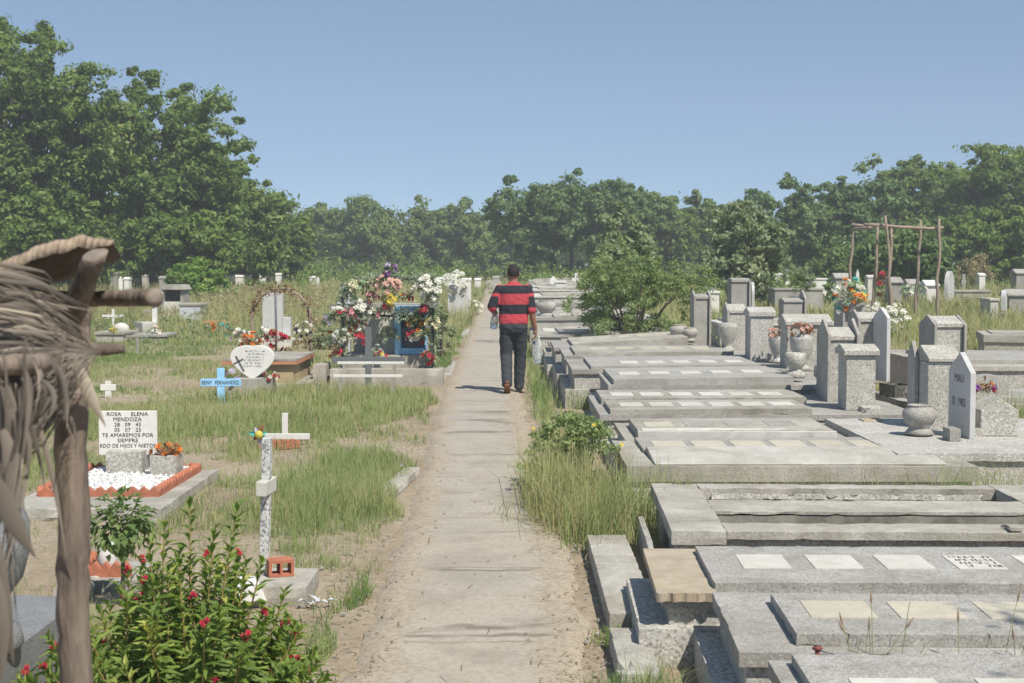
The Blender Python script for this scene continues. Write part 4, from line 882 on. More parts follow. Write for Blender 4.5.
FL = [(390, 268, ['purple', 'lilac'], 9, .11, .05, 'purple flowers on a stalk above the top of the garlanded canopy', -.45), (388, 285, ['coral', 'coral'], 22, .22, .05, 'big coral pink flower bunch at the peak of the garlanded canopy', -.5), (393, 297, ['yellow', 'yellow'], 9, .13, .05, 'yellow flower bunch hanging under the coral bunch', -.55), (373, 283, ['cream'], 4, .07, .07, 'single cream daisy left of the coral bunch', -.5), (428, 287, ['white'], 22, .22, .06, 'large white flower bunch on the right shoulder of the canopy', -.5), (431, 297, ['white'], 10, .15, .05, 'lower white flowers under the large white bunch', -.52), (356, 286, ['cream', 'palegreen'], 12, .16, .05, 'cream lilies at the left shoulder of the canopy', -.5), (372, 296, ['pink'], 4, .07, .05, 'single pink rose left under the coral bunch', -.5), (407, 296, ['red'], 5, .08, .05, 'single red rose right under the coral bunch', -.5), (340, 313, ['red', 'white'], 8, .13, .05, 'red flowers on the left post of the canopy', -.5), (350, 312, ['pink'], 6, .09, .05, 'pink flowers beside the red ones on the left post', -.52), (384, 309, ['red', 'pink'], 5, .14, .045, 'row of red roses in the middle of the lower garland', -.5), (362, 308, ['white'], 26, .2, .05, 'wide white flower cushion on the left of the lower garland', -.42), (424, 309, ['red'], 5, .08, .05, 'red rose at the right end of the lower garland', -.5), (341, 335, ['white'], 9, .12, .05, 'white flowers low on the left post of the canopy', -.5), (433, 322, ['yellow', 'cream'], 8, .11, .05, 'pale yellow flowers halfway up the right post', -.5), (415, 322, ['yellow', 'orange'], 12, .16, .045, 'yellow flowers in front of the blue niche', -.35), (415, 334, ['crimson', 'white'], 10, .13, .05, 'crimson and white lilies at the foot of the blue niche', -.35), (424, 334, ['cream'], 6, .09, .05, 'cream flowers beside the right post at niche foot height', -.45), (357, 322, ['orange', 'palegreen'], 14, .17, .045, 'orange and green flowers left behind the dark cross', -.3), (362, 334, ['red', 'white'], 8, .13, .05, 'red striped flowers beside the head of the dark cross', -.4), (388, 333, ['palegreen', 'cream'], 14, .17, .04, 'pale green hydrangea bunch left of the blue niche', -.2), (376, 352, ['red', 'yellow', 'white'], 9, .15, .035, 'small red yellow and white flowers on the shelf', -.4), (427, 355, ['red'], 7, .1, .05, 'red flowers low on the right post of the canopy', -.5), (338, 352, ['red'], 4, .07, .045, 'single red flower low on the left post', -.5), (335, 340, ['orange', 'palegreen'], 10, .2, .04, 'orange berries and leaves left of the canopy', -.3), (330, 318, ['lilac'], 5, .09, .04, 'lilac flowers far left of the canopy', -.5)]
for i, (a, py_, cols, n_, sp__, r_, lab, yo) in enumerate(FL):
    n_ = int(n_*1.7)
    bouquet(lab, (PX_(a, Ys+yo), Ys+yo, Z(py_, Ys+yo)-.3*sp__), cols, n_, sp__, r_, 40+i, 'foliage_garland', 80)
cross('dark grey wooden cross standing before the garlanded canopy', 368, 19.3, Z(327, 19.3), T(19.3)-.02, .50, .50, .085, 'greywood')
cross('blue black cross with pale inlay at the left of the canopy', 343, 22.4, Z(284, 22.4), T(22.4), .20, .74, .07, 'darkwood', edge='marble_grey')
cross('second blue black cross close behind the inlaid one', 349, 23.0, Z(282, 23), T(23), .2, .76, .06, 'darkwood', edge='silver')
for (a0, a1, py_, Y_, lab) in ((337, 404, 362, 19.0, 'lavender white rail bar before the shrine step'), (333, 402, 375, 18.0, 'low white rail with notches in the grass before the shrine')):
    t = thing('grave_rail', lab, 'rail', (PX_((a0+a1)/2, Y_), Y_, 0)); hw = (a1-a0)/2*Y_/F; zz = Z(py_, Y_)
    MB().box(-hw, hw, -.02, .02, zz-.03, zz+.005).build('bar', 'white', t, bevel=.004)
    for s_ in (-.8, .7): MB().box(hw*s_-.02, hw*s_+.02, -.018, .018, -.05, zz-.03).build('leg', 'concrete', t)
tag(rough_box(MB(), -.07, .07, -.3, .3, 0, .13, .05, .01, 0, 0, (0,0,0), .03).build('border_stone', 'concrete'), 'slanting pale border stone left of the white rail', 'kerb stone').location = (PX_(328, 19), 19.0, -.02); bpy.data.objects['border_stone'].rotation_euler.z = R(22)
# white headstone with white flower crown, beside the far path
Yw = 37; t = thing('white_headstone', 'pale grey headstone with white shoulders near the far end of the path', 'headstone', (PX_(458, Yw), Yw, T(Yw)-.02)); k_ = Yw/F; hq = Z(284, Yw)-T(Yw)
MB().box(-10*k_, 10*k_, -.12, .12, 0, hq).build('slab', 'marble_grey', t, bevel=.01); MB().box(-12*k_, 12*k_, -.3, .3, -.05, .1).build('base', 'concrete', t)
bouquet('crown of white flowers on top of the pale grey headstone', (PX_(457, Yw), Yw-.05, Z(284, Yw)), ['white'], 34, .36, .08, 77, 'foliage_garland', 14)
bouquet('small white flowers at the right of the pale grey headstone', (PX_(474, 38), 38, T(38)+.2), ['white'], 14, .25, .07, 78, 'foliage_garland', 20)
cross('slim white stone cross rising behind the flower crowned headstone', 455, 41, Z(273, 41), T(41), .3, .75, .2, 'white', th=.1)
pedestal('white topped block right of the flower crowned headstone', PX_(462, 42), PX_(471, 42), 42, T(42), Z(278, 42), .3, '', 'white', over=.02, roof=.08)
# ---------------------------------------------------------------- far left graves
Yn = 38; t = thing('niche_tomb', 'grey niche tomb with a small roof and dark opening below the bright bush', 'tomb', (PX_(175, Yn), Yn, T(Yn))); k_ = Yn/F; h_ = Z(285, Yn)-T(Yn)
MB().box(-11*k_, -8*k_, -.3, .4, 0, h_-.12).box(8*k_, 11*k_, -.3, .4, 0, h_-.12).box(-8*k_, 8*k_, .3, .398, 0, h_-.12).build('walls', 'granito', t); MB().prism([(-13*k_, 0), (13*k_, 0), (10*k_, .13), (-10*k_, .13)], -.4, .5, 'y', 0, Matrix.Translation((0, 0, h_-.118))).build('roof', 'concrete', t); MB().box(-7.95*k_, 7.95*k_, -.3, .298, 0, h_*.45).build('shelf', 'lime', t); MB().box(-.6, .45, -1.1, -.302, -.1, .16).build('step', 'concrete_pale', t)
def box_tomb(label, p0, p1, ptop, Y, d, mt, capm=None, name='box_tomb', cat='tomb', rz=0):
    w_ = (p1-p0)*Y/F; t = thing(name, label, cat, (PX_((p0+p1)/2, Y), Y, T(Y)-.03), rz); h = max(.12, Z(ptop, Y)-T(Y)+.03)
    MB().box(-w_/2+.03, w_/2-.03, -d/2+.03, d/2-.03, 0, h-.06).build('body', mt, t, bevel=.008); MB().box(-w_/2, w_/2, -d/2, d/2, h-.058, h).build('top_slab', capm or mt, t, bevel=.008); return t
box_tomb('pale grey box tomb with a metal strip, right of the roofed niche tomb', 182, 205, 303, 36, .9, 'silver', 'concrete_pale')
pl2 = thing('planter', 'white tapered planter standing in the grass right of the log end', 'planter', (PX_(145, 31), 31, Z(333, 31))); MB().lathe([(.17, 0), (.25, .2), (.26, .24), (.23, .24)], seg=4).build('tub', 'white', pl2)
tag(MB().ball((0, 0, 0), .17, 12, 8, 0, (1, .8, .8)).build('boulder', 'lime', None, True), 'rounded white stone left of the white tapered planter', 'stone').location = (PX_(121, 30), 30, Z(329, 30))
box_tomb('low pale tomb slab above the short log, with yellow flowers', 100, 130, 331, 29, .9, 'concrete_pale', name='low_tomb')
bouquet('lone yellow flower bunch on the low pale tomb slab', (PX_(113, 28.6), 28.6, Z(331, 28.6)), ['yellow'], 8, .08, .045, 21)
box_tomb('flat grey tomb with a red flower, behind the thin grey cross', 138, 172, 333, 29.5, 1.0, 'granito', name='low_tomb')
bouquet('faded red flowers on the flat grey tomb', (PX_(154, 29.2), 29.2, Z(333, 29.2)), ['coral', 'white'], 12, .15, .04, 22)
cross('thin grey iron cross left of the flat grey tomb', 137, 25.5, Z(328, 25.5), T(25.5), .2, .7, .035, 'granito', th=.02)
cross('wide white cross low in the green grass below the long log', 113, 33, Z(309, 33), T(33), .25, .62, .06, 'white')
cross('second white cross, half lost in the grass under the sawn log', 107, 18.5, Z(381, 18.5), .0, .1, .6, .08, 'white')
bouquet('clump of red and teal flowers on the mound left of the bright bush tombs', (PX_(222, 30), 30, T(30)+.1), ['orange', 'teal'], 16, .3, .05, 23)
box_tomb('low tomb with an orange top left of the vine arch', 206, 236, 322, 34, .9, 'silver', 'orange', name='low_tomb')
tag(MB().prism([(x*1.0, z) for x, z in [(a*.62, b_*.62) for a, b_ in hp]], -.04, .04, 'y').build('heart_marker', 'white'), 'small white heart shaped marker peeping above the end of the long log', 'headstone').location = (PX_(155, 31), 31, Z(303, 31))
tag(MB().box(-.05, .05, -.04, .04, -1, .06).build('marker_stake', 'white'), 'thin stake under the small white heart marker', 'stake').location = (PX_(155, 31.1), 31.08, Z(300, 31))
# far little headstones: (px, top py, Y, width px, kind, label)
FAR = [(121, 276, 50, 4, 'slab', 'white pointed far headstone left of the bright bush'), (115, 272, 54, 7, 'block', 'dark grey far headstone nearest the crooked post'), (128, 277, 52, 5, 'block', 'pale far headstone left of the flowering white stems'), (137, 273, 56, 8, 'cross', 'whitish far cross between two pale headstones'), (146, 274, 58, 5, 'block', 'narrow pale far block before the tree trunk'), (165, 276, 52, 9, 'block', 'pale grey block tomb touching the bright bush'),
 (221, 274, 60, 4, 'slab', 'slim far slab just right of the bright bush'), (229, 274, 62, 8, 'block', 'first wide white far block right of the bright bush'), (240, 275, 60, 7, 'block', 'second wide white far block right of the bright bush'), (248, 274, 63, 6, 'block', 'third white far block, next to the second'), (263, 273, 61, 5, 'block', 'white far block above the top of the vine arch'), (270, 272, 64, 6, 'cross', 'white far cross above the vine arch'), (279, 273, 62, 5, 'block', 'white far block right of the vine arch top'),
 (313, 276, 66, 5, 'block', 'white far block at the foot of the trees near the arch'), (318, 277, 62, 3, 'slab', 'tiny far slab beside the white far block'), (440, 277, 60, 6, 'block', 'pale far block left of the flower crown'), (446, 275, 64, 5, 'block', 'narrow pale far block left of the stone cross'), (478, 278, 58, 6, 'block', 'low white far block left of the man'), (496, 276, 72, 6, 'block', 'whitish far block by the head of the man'),
 (553, 276, 50, 7, 'slab', 'white gabled far headstone right of the man'), (560, 281, 48, 12, 'low', 'long white low far tomb right of the man'), (576, 273, 56, 9, 'cross', 'white far figure like cross beside the leafy bush'), (589, 274, 58, 6, 'slab', 'white far slab touching the leafy bush'), (624, 272, 60, 4, 'slab', 'white far slab glimpsed through the leafy bush'), (671, 273, 60, 5, 'block', 'white far block above the leafy bush'),
 (709, 276, 50, 14, 'low', 'low grey far tomb left of the vine column'), (707, 291, 38, 22, 'low', 'long white topped tomb left of the vine column'), (787, 269, 62, 4, 'slab', 'white far slab behind the potted shrub'), (778, 273, 64, 7, 'block', 'reddish far block behind the potted shrub'), (806, 268, 64, 3, 'slab', 'thin far slab below the forked tree trunk'), (840, 273, 46, 13, 'roofed', 'pale roofed far tomb above the bright bouquet'), (857, 269, 48, 3, 'slab', 'thin pale slab right of the roofed far tomb'),
 (870, 275, 45, 8, 'block', 'cream far block behind the pole frame'), (893, 277, 42, 11, 'roofed', 'grey roofed tomb with a pale side inside the pole frame'), (911, 279, 44, 10, 'roofed', 'second roofed tomb inside the pole frame'), (929, 280, 42, 11, 'roofed', 'roofed tomb at the right pole of the frame'), (963, 274, 50, 5, 'cross', 'little grey far cross on the mound'), (980, 273, 48, 6, 'block', 'pale far headstone on the mound with a white top'), (1018, 269, 52, 10, 'roofed', 'rounded pale far tomb at the right edge'), (1014, 289, 36, 18, 'roofed', 'grey box tomb low on the mound at the right edge'), (989, 298, 35, 10, 'low', 'low whitish tomb beside the small rounded slab'), (968, 290, 42, 36, 'low', 'long low pale kerb tomb across the mound'), (795, 288, 40, 50, 'low', 'long low wall tomb behind the distant gabled pedestal'), (815, 278, 48, 16, 'low', 'pale far tomb block left of the roofed far tomb')]
for i, (px, pt, Y, wpx, kind, lab) in enumerate(FAR):
    w_ = wpx*Y/F; z0 = T(Y)-.05; h = max(.3, Z(pt, Y)-z0); p0, p1 = px-wpx/2, px+wpx/2; rz = rnd.uniform(-.25, .25); fm = ['lime', 'white', 'granito_fine', 'concrete_pale'][(i*7) % 4]
    if 'grey' in lab: fm = 'granito'
    if 'white' in lab: fm = 'white'
    if kind == 'slab':
        t = thing('far_headstone', lab, 'headstone', (PX_(px, Y), Y, z0), rz); MB().prism([(-w_/2, 0), (w_/2, 0), (w_/2, h*.85), (0, h), (-w_/2, h*.85)], -.06, .06, 'y').build('slab', fm, t)
    elif kind == 'cross': cross(lab, px, Y, z0+h, z0, w_/2, .68, max(.12, w_*.22), fm, rz, th=.1)
    elif kind == 'low': box_tomb(lab, p0, p1, pt, Y, 1.0, fm, name='low_tomb', rz=rz*.4)
    elif kind == 'roofed': pedestal(lab, PX_(p0, Y), PX_(p1, Y), Y, z0, z0+h, .6, '', fm, over=.05, roof=.18)
    else: pedestal(lab, PX_(p0, Y), PX_(p1, Y), Y, z0, z0+h, .4, '', fm, over=.02, roof=.1)
pt_ = thing('potted_shrub', 'silvery shrub in a white tub behind the small distant gabled pedestal', 'plant', (PX_(797, 34), 34, T(34)+.3)); MB().lathe([(.13, 0), (.19, .35), (.2, .38), (.17, .38)], seg=4).build('tub', 'white', pt_)
g = np.random.default_rng(2); V, Q = leaf_cloud(crown_centers(22, .75, .7, .85, g)+np.array([0, 0, .38]), .13, 40, .12, .035, g); npmesh('foliage', V, Q, 'foliage_vine', parent=pt_)
bush('low round bush between the potted shrub and the roofed far tomb', 'bush', 'bush', (PX_(822, 46), 46, T(46)), 1.2, 1.1, .75, 31, 'foliage_mid', 30, 50, .1)
bouquet('bright bouquet of white, orange and teal flowers on the plain flat topped block', (PX_(847, 18.5), 18.5, Z(301, 18.6)), ['white', 'orange', 'palegreen', 'teal', 'white'], 40, .31, .045, 55, 'foliage_garland', 90, tall=1.2)
bouquet('orange flower cluster hanging at the right of the bright bouquet', (PX_(858, 18.3), 18.3, Z(301, 18.4)), ['orange', 'yellow'], 9, .14, .045, 56, 'foliage_garland', 14)
bouquet('dry russet red flowers filling the tall pale urn', (PX_(802, 16.55), 16.55, .49+.40), ['coral', 'brown', 'brown'], 24, .2, .03, 57, 'foliage_dry', 60, tall=1.1)
bouquet('russet flowers in the small urn', (PX_(778, 18.2), 18.2, .47+.32), ['brown', 'coral'], 22, .15, .035, 58, 'foliage_dry', 40)
bouquet('row of white flowers beyond the bouquet inside the pole frame', (PX_(880, 33), 33, T(33)+.35), ['white', 'white'], 40, .5, .07, 59, 'foliage_garland', 30, tall=.3)
bouquet('white lilies with deep green leaves under the pole frame', (PX_(896, 30), 30, T(30)+.35), ['white'], 26, .33, .075, 60, 'foliage_dark', 50)
bouquet('white and lilac flowers low on the far right roofed tomb', (PX_(913, 41), 41, T(41)+.4), ['white', 'palegreen'], 24, .4, .09, 61, 'foliage_garland', 40)
bouquet('violet and orange flowers in the tall grass by the lettered slab', (PX_(984, 13.6), 13.6, .50), ['purple', 'orange', 'crimson'], 9, .14, .035, 62, 'foliage_dry', 60)
bouquet('reddish flowers behind the cream far block', (PX_(883, 46), 46, T(46)+.5), ['crimson', 'brown'], 30, .5, .1, 63, 'foliage_dry', 60)
# arched white vault at the frame foot
t = thing('arched_vault', 'small arched pale vault below the left poles of the frame', 'tomb', (PX_(876, 31), 31, T(31))); ap = [(-.27, 0)]+[(.27*math.cos(a)*-1, .12+.27*math.sin(a)) for a in np.linspace(0, math.pi, 12)]+[(.27, 0)]; MB().prism(ap+[(.17, 0)]+[(.17*math.cos(a), .1+.17*math.sin(a)) for a in np.linspace(0, math.pi, 9)]+[(-.17, 0)], -.3, .3, 'y').build('shell', 'concrete_pale', t); MB().box(-.2, .2, .2, .28, 0, .3).build('back', 'concrete', t)
# kerb pieces along the left of the path
for i, (ax, ay, bx, by, lab) in enumerate(((379, 503, 412, 472, 'short pale kerb stone on the left of the path beside tall grass'), (446, 378, 463, 340, 'long pale kerb on the left of the path before the shrine'), (464, 336, 476, 312, 'far pale kerb on the left of the path beyond the shrine'))):
    a, b_ = at(ax, ay), at(bx, by); d = b_-a; k_ = rough_box(MB(), -.07, .07, 0, d.length, -.05, .045, .05, .006, 0, 0, (i*3, 0, 0), .02).build('kerb_stone', 'concrete_pale'); k_.location = a; k_.rotation_euler.z = math.atan2(-d.x, d.y); tag(k_, lab, 'kerb stone')

# ---------------------------------------------------------------- pole frame
Yf = 34.5; t = thing('pole_frame', 'open frame of thin crooked poles with tied rails standing over graves', 'frame', (PX_(902, Yf), Yf, T(Yf))); q = random.Random(9); k_ = Yf/F
for a, py_, yo, lean in ((868, 221, 1.6, -5), (879, 224, .2, -3), (883, 216, -.2, 7), (909, 226, 1.6, -3), (923, 219, .3, -4), (936, 219, -.2, 0)):
    h = Z(py_, Yf)-T(Yf); x = (a-902)*k_; xb = x+lean*k_
    pts = [Vector((x+(xb-x)*(1-u)+q.gauss(0, .02), yo+q.gauss(0, .02), h*u)) for u in np.linspace(0, 1, 8)]; pts[0].z = -.1
    MB().tube(pts, [.048, .045, .043, .042, .04, .038, .034, .03], 7).build('pole', 'pole', t, True)
for a, b_, pa, pb_, yo in ((862, 941, 225, 229, -.1), (866, 938, 223, 227, 1.55), (868, 880, 227, 229, .7), (927, 939, 228, 229, .7)):
    pts = [Vector((((a+(b_-a)*u)-902)*k_, yo+q.gauss(0, .015), Z(pa+(pb_-pa)*u, Yf)-T(Yf)+q.gauss(0, .012))) for u in np.linspace(0, 1, 7)]
    if a == 868: pts = [Vector((-.85, u*1.9-.2, Z(228, Yf)-T(Yf))) for u in (0, .5, 1)]
    if a == 927: pts = [Vector((.8, u*1.9-.2, Z(228, Yf)-T(Yf))) for u in (0, .5, 1)]
    MB().tube(pts, .04, 7).build('rail', 'pole', t, True)
# ================================================================ NEAR LEFT: palm shelter, flowering bush
t = thing('palm_shelter', 'rough palm thatched shelter corner on a crooked wooden post, nearest the camera', 'shelter', (-.92, 3.0, 0))
O3 = Vector((-.92, 3.0, 0)); q = random.Random(17)
def A(px, py, Y): return atY(px, py, Y)-O3
pts = [A(73, 1080, 3.0), A(74, 800, 3.0), A(76, 683, 3.0), A(73, 600, 3.0), A(74, 520, 3.005), A(71, 450, 3.0), A(72, 385, 2.995), A(74, 330, 3.0), A(73, 305, 3.0)]
pts[0].z = -.1
mb = MB(); fine = [pts[0]]
for a, b_ in zip(pts, pts[1:]):
    for u in np.linspace(.2, 1, 5): fine.append(a.lerp(b_, u)+Vector((q.gauss(0, .0012), q.gauss(0, .0012), 0)))
mb.tube(fine, [.0345*(1+q.gauss(0, .03)) for _ in fine], 16); mb.build('post', 'post', t, True)
def limb(pts_, rad, name='beam', cut=True, seg=14):
    mb = MB(); f = [Vector(p) for p in pts_]; out = [f[0]]
    for a, b_ in zip(f, f[1:]):
        for u in np.linspace(.2, 1, 5): out.append(a.lerp(b_, u))
    rr = [r_*(1+q.gauss(0, .025)) for r_ in np.interp(np.linspace(0, 1, len(out)), np.linspace(0, 1, len(rad)), rad)]
    mb.tube(out, rr, seg, 0, False); n0 = len(out)
    e = len(mb.v); mb.v.append(tuple(out[-1])); 
    for k in range(seg): mb.f.append((e-seg+k, e-seg+(k+1) % seg, e)); mb.m.append(1)
    s_ = len(mb.v); mb.v.append(tuple(out[0]))
    for k in range(seg): mb.f.append(((k+1) % seg, k, s_)); mb.m.append(1)
    if name == 'forked_limb':            # sawn off at a slant
        ax = (out[-1]-out[-2]).normalized()
        for k in list(range((n0-1)*seg, n0*seg)): p = Vector(mb.v[k]); mb.v[k] = tuple(p+ax*((p-out[-1]).x*.9))
    mb.v = [tuple(Vector(p)+nz(Vector(p), 22, .0022)+nz(Vector(p), 60, .0012)) for p in mb.v]
    return mb.build(name, ['post', 'polecut'], t, True)
limb([A(60, 335, 3.0), A(72, 315, 2.94), A(84, 285, 2.88), A(95, 255, 2.83)], [.025, .0245, .024, .0215], 'forked_limb')
limb([A(52, 298, 3.3), A(95, 299, 3.12), A(135, 298, 2.98), A(156, 298, 2.92)], [.017, .018, .0185, .019])
limb([A(-40, 352, 2.5), A(20, 350, 2.68), A(70, 347, 2.84), A(105, 349, 2.9), A(124, 349, 2.92)], [.015, .016, .0155, .013, .010])
limb([A(-60, 368, 2.2), A(0, 366, 2.3), A(46, 362, 2.4)], [.016, .017, .017])
limb([A(-60, 322, 2.9), A(0, 318, 3.05), A(74, 312, 3.2)], [.014, .014, .013])
# sheet of dry palm sheath lying on top
nu, nv = 26, 10; V = []; Qf = []
top = [(-60, 290), (0, 268), (20, 259), (40, 251), (62, 244), (80, 241), (98, 244), (114, 243)]
for i in range(nu+1):
    u = i/nu; px = -60+174*u; yt = np.interp(px, [p[0] for p in top], [p[1] for p in top])
    for j in range(nv+1):
        v_ = j/nv; Yc_ = 2.62+.38*u+.62*v_
        sag = (.03*v_+.055*math.sin(math.pi*v_*.62))*(1 if u < .75 else 1-(u-.75)*2.4)
        edge = .004*mnoise.noise(Vector((i*.45, j*.2, 2)))*2
        p = A(px+18*v_*(u-.5), yt, Yc_); V.append((p.x, p.y, p.z-sag-edge))
for i in range(nu):
    for j in range(nv):
        a = i*(nv+1)+j; Qf.append((a, a+1, a+nv+2, a+nv+1))
mb = MB().add(V, Qf); M['sheath_shade'] = mat('fibrous sheath underside with painted shade', (.075, .055, .042), .95, .3, 20, bump=.4)  # shade beneath the sheath is put into this dark underside colour
ob = mb.build('roof_sheath', ['sheath_shade', 'sheath'], t, True); sm = ob.modifiers.new('thick', 'SOLIDIFY'); sm.thickness = .007; sm.offset = 0; sm.material_offset = 1
lipm = MB(); ed = [Vector(V[i*(nv+1)]) for i in range(nu+1)]
for k in range(nu):
    a, b_ = ed[k], ed[k+1]; ha, hb_ = (.017+.007*mnoise.noise(Vector((k*.5, 0, 0))) for k in (k, k+1)); e_ = Vector((0, -.004, .006))
    if k >= nu-5: ha *= (nu-k)/5; hb_ *= (nu-k-1)/5
    lipm.add([a+e_, b_+e_, b_+Vector((0, -.016, -hb_)), a+Vector((0, -.016, -ha)), a+e_+Vector((0, .01, .004)), b_+e_+Vector((0, .01, .004))], [(3, 2, 1, 0), (0, 1, 5, 4)])
M['sheath_pale'] = mat('bleached sheath edge', (.36, .29, .215), .9, .35, 22, bump=.4, stain=(.2, .14, .1), stain_amt=.6, stain_scale=6)
lo_ = lipm.build('sheath_edge', 'sheath_pale', t, True); sm = lo_.modifiers.new('thick', 'SOLIDIFY'); sm.thickness = .004; sm.offset = 0
def ribbon(mb, pts_, wid, nrm=Vector((0, -1, .3)), fold=.2, taper=True, mi=0):
    f = [Vector(p) for p in pts_]; n_ = len(f); o_ = len(mb.v)
    for i, p in enumerate(f):
        d = (f[min(i+1, n_-1)]-f[max(i-1, 0)]).normalized(); s_ = d.cross(nrm).normalized(); u = i/(n_-1)
        w_ = wid*(min(1, .45+u*2.2))*(min(1, (1.02-u)*2.2) if taper else 1); nn = s_.cross(d)
        mb.v += [tuple(p-s_*w_*.5), tuple(p+nn*w_*fold), tuple(p+s_*w_*.5)]
    for i in range(n_-1):
        for k in (0, 1): a = o_+i*3+k; mb.f.append((a, a+1, a+4, a+3)); mb.m.append(mi)
def curve3(a, b_, c_, n_=9): return [a*(1-u)**2+b_*2*u*(1-u)+c_*u*u for u in np.linspace(0, 1, n_)]
th = MB()
for i in range(300):                       # fronds swept over the beams from the left
    u = i/130; y0 = 272+u*100+q.gauss(0, 5); Yq_ = 2.35+q.random()*.5
    ex = q.uniform(40, 100); ey = min(352, y0+q.uniform(10, 75)*(.3+ex/100)); ey = max(ey, 285+(ex > 60)*25)
    ribbon(th, [p+Vector((q.gauss(0, .003), q.gauss(0, .004), q.gauss(0, .002))) for p in curve3(A(-70, y0+q.uniform(-2, 12), Yq_), A(30+q.uniform(-15, 25), y0-12+q.gauss(0, 4), Yq_+.05), A(ex, ey, Yq_+.15))], q.uniform(.003, .011), fold=q.uniform(.2, .7))
for i in range(80):                        # hanging leaflets
    sx0 = q.uniform(-45, 60); y0 = q.uniform(335, 385); Yq_ = 2.2+q.random()*.6; ln = q.uniform(60, 260)*(1 if sx0 < 25 else .35); ex = sx0+q.uniform(-25, 45)*(ln/150)
    if ex > 26 and y0+ln > 430: ex = q.uniform(-40, 20)
    ribbon(th, curve3(A(sx0, y0, Yq_), A(sx0+q.uniform(5, 25), y0+ln*.35, Yq_-.02), A(ex, y0+ln, Yq_+q.gauss(0, .05))), q.uniform(.003, .010), fold=q.uniform(.2, .7))
for pl_ in (([(72, 355), (84, 385), (106, 427)], .026, 2.75), ([(20, 385), (52, 440), (66, 560)], .011, 2.5), ([(-5, 395), (30, 440), (28, 470)], .03, 2.3), ([(-10, 470), (10, 520), (36, 558)], .032, 2.2), ([(-10, 520), (2, 600), (14, 665)], .028, 2.2), ([(-12, 560), (4, 620), (2, 683)], .03, 2.15), ([(50, 385), (80, 420), (76, 455)], .007, 2.6), ([(30, 370), (62, 395), (82, 470)], .007, 2.7), ([(2, 430), (22, 470), (8, 545)], .026, 2.25), ([(-8, 380), (16, 420), (6, 480)], .03, 2.3), ([(10, 390), (36, 420), (45, 490)], .012, 2.4), ([(-6, 350), (30, 392), (22, 455)], .03, 2.35)):
    pp = [A(a, b_, pl_[2]) for a, b_ in pl_[0]]; ribbon(th, curve3(pp[0], pp[1]*1.0, pp[2], 11), pl_[1], fold=.25)
th.build('thatch', 'straw', t, True)

# red flowered lance leaved bush
bx, by = -1.16, 4.95; t = thing('flowering_bush', 'dense bush of lance shaped leaves dotted with red flowers at the lower left', 'bush', (bx, by, 0)); q = random.Random(23)
lv, st, fl = MB(), MB(), MB(); tips = []
spec = [(190, 500), (238, 505), (214, 528), (165, 525), (150, 540), (262, 560), (285, 590), (302, 625), (318, 660), (120, 585), (100, 610), (60, 650), (45, 668), (230, 545), (180, 548), (140, 570)]
for a, b_ in spec: tips.append(atY(a, b_, by+q.uniform(-.12, .15))-Vector((bx, by, 0)))
for i in range(215):
    a = q.uniform(-1, 1); dd = q.uniform(-1, 1)
    if a*a+dd*dd > 1: continue
    tips.append(Vector((a*.60, dd*.42, (.66-.30*a*a-.12*abs(a)-.15*max(0, a))*q.uniform(.45, 1.04))))
for e in tips:
    b0 = Vector((e.x*.25+q.gauss(0, .04), e.y*.3+q.gauss(0, .04), -.02)); mid = b0.lerp(e, .5)+Vector((e.x*.12, e.y*.12, -.02)); pts = curve3(b0, mid, e, 8)
    st.tube(pts, [.007, .0065, .006, .005, .0045, .004, .003, .002], 5, cap=False); nlv = int(18+e.length*30)
    for k in range(nlv):
        u = .22+.78*(k/nlv)**.8; f = u*7; i0 = min(6, int(f)); p = pts[i0].lerp(pts[i0+1], f-i0); ax = (pts[i0+1]-pts[i0]).normalized(); an = k*2.4+q.gauss(0, .3); s_ = ax.orthogonal().normalized(); s_ = Matrix.Rotation(an, 3, ax) @ s_
        d = s_*(1.3-.8*u**3)+ax*(.30+.8*u**3)+Vector((0, 0, -.12)); lv.leaf(p, d, ax, q.uniform(.05, .085)*(1.05-.35*max(0, u-.8)/.2), q.uniform(.019, .028), 0, .22, q.uniform(0, .5))
    if q.random() < .2:
        for k in range(4): blossom(fl, e+Vector((q.gauss(0, .008), q.gauss(0, .008)-.006, .006+q.gauss(0, .006))), .0115, Vector((q.gauss(0, .5), -.6, .7)), 0, 5)
lv.build('foliage', 'foliage_oleander', t); st.build('stem', 'stem_red', t, True); fl.build('blossom', petal('crimson'), t)

# yellow flowered bush by the path
bush('leafy bush with yellow flowers crowding the right edge of the path', 'bush', 'bush', (.40, 10.6, 0), .60, .6, .66, 61, 'foliage_bush', 110, 60, .045, .10, flower=('yellow', 11, .019), stems=14)
b_ = bush('broad leafy bush sprawling over the flat tombs beyond the man', 'bush', 'bush', (2.16, 25.4, .42), 2.45, 1.8, 1.75, 62, 'foliage_bush', 250, 110, .06, .062, stems=16, shell=.3)
bush('bright light green round bush at the far left under the dark trees', 'bush', 'bush', (PX_(193, 47), 47, T(47)), 58*47/F, 1.6, Z(256, 47)-T(47), 63, 'foliage_bright', 90, 70, .16, .1)
bush('straggling olive shrub beside the right garlanded post', 'bush', 'bush', (PX_(441, 25), 25, T(25)), .42, .4, Z(285, 25)-T(25), 64, 'foliage_vine', 40, 60, .06, .14)
bush('pale bushy weed before the right hand end of the vine arch', 'weed', 'weed', (PX_(323, 27), 27, T(27)), .5, .5, .85, 65, 'foliage_vine', 22, 36, .07, .16)
tree('thin_tree', 'slender vine hung tree with a pale thin trunk rising out of the leafy bush', 'tree', 622, 33, 599, 646, 190, 70, 'foliage_vine', n=95, per=80, cr=.15, trunk_r=.05, base=.42, leaf=.13, depth=1.0, lumps=5)
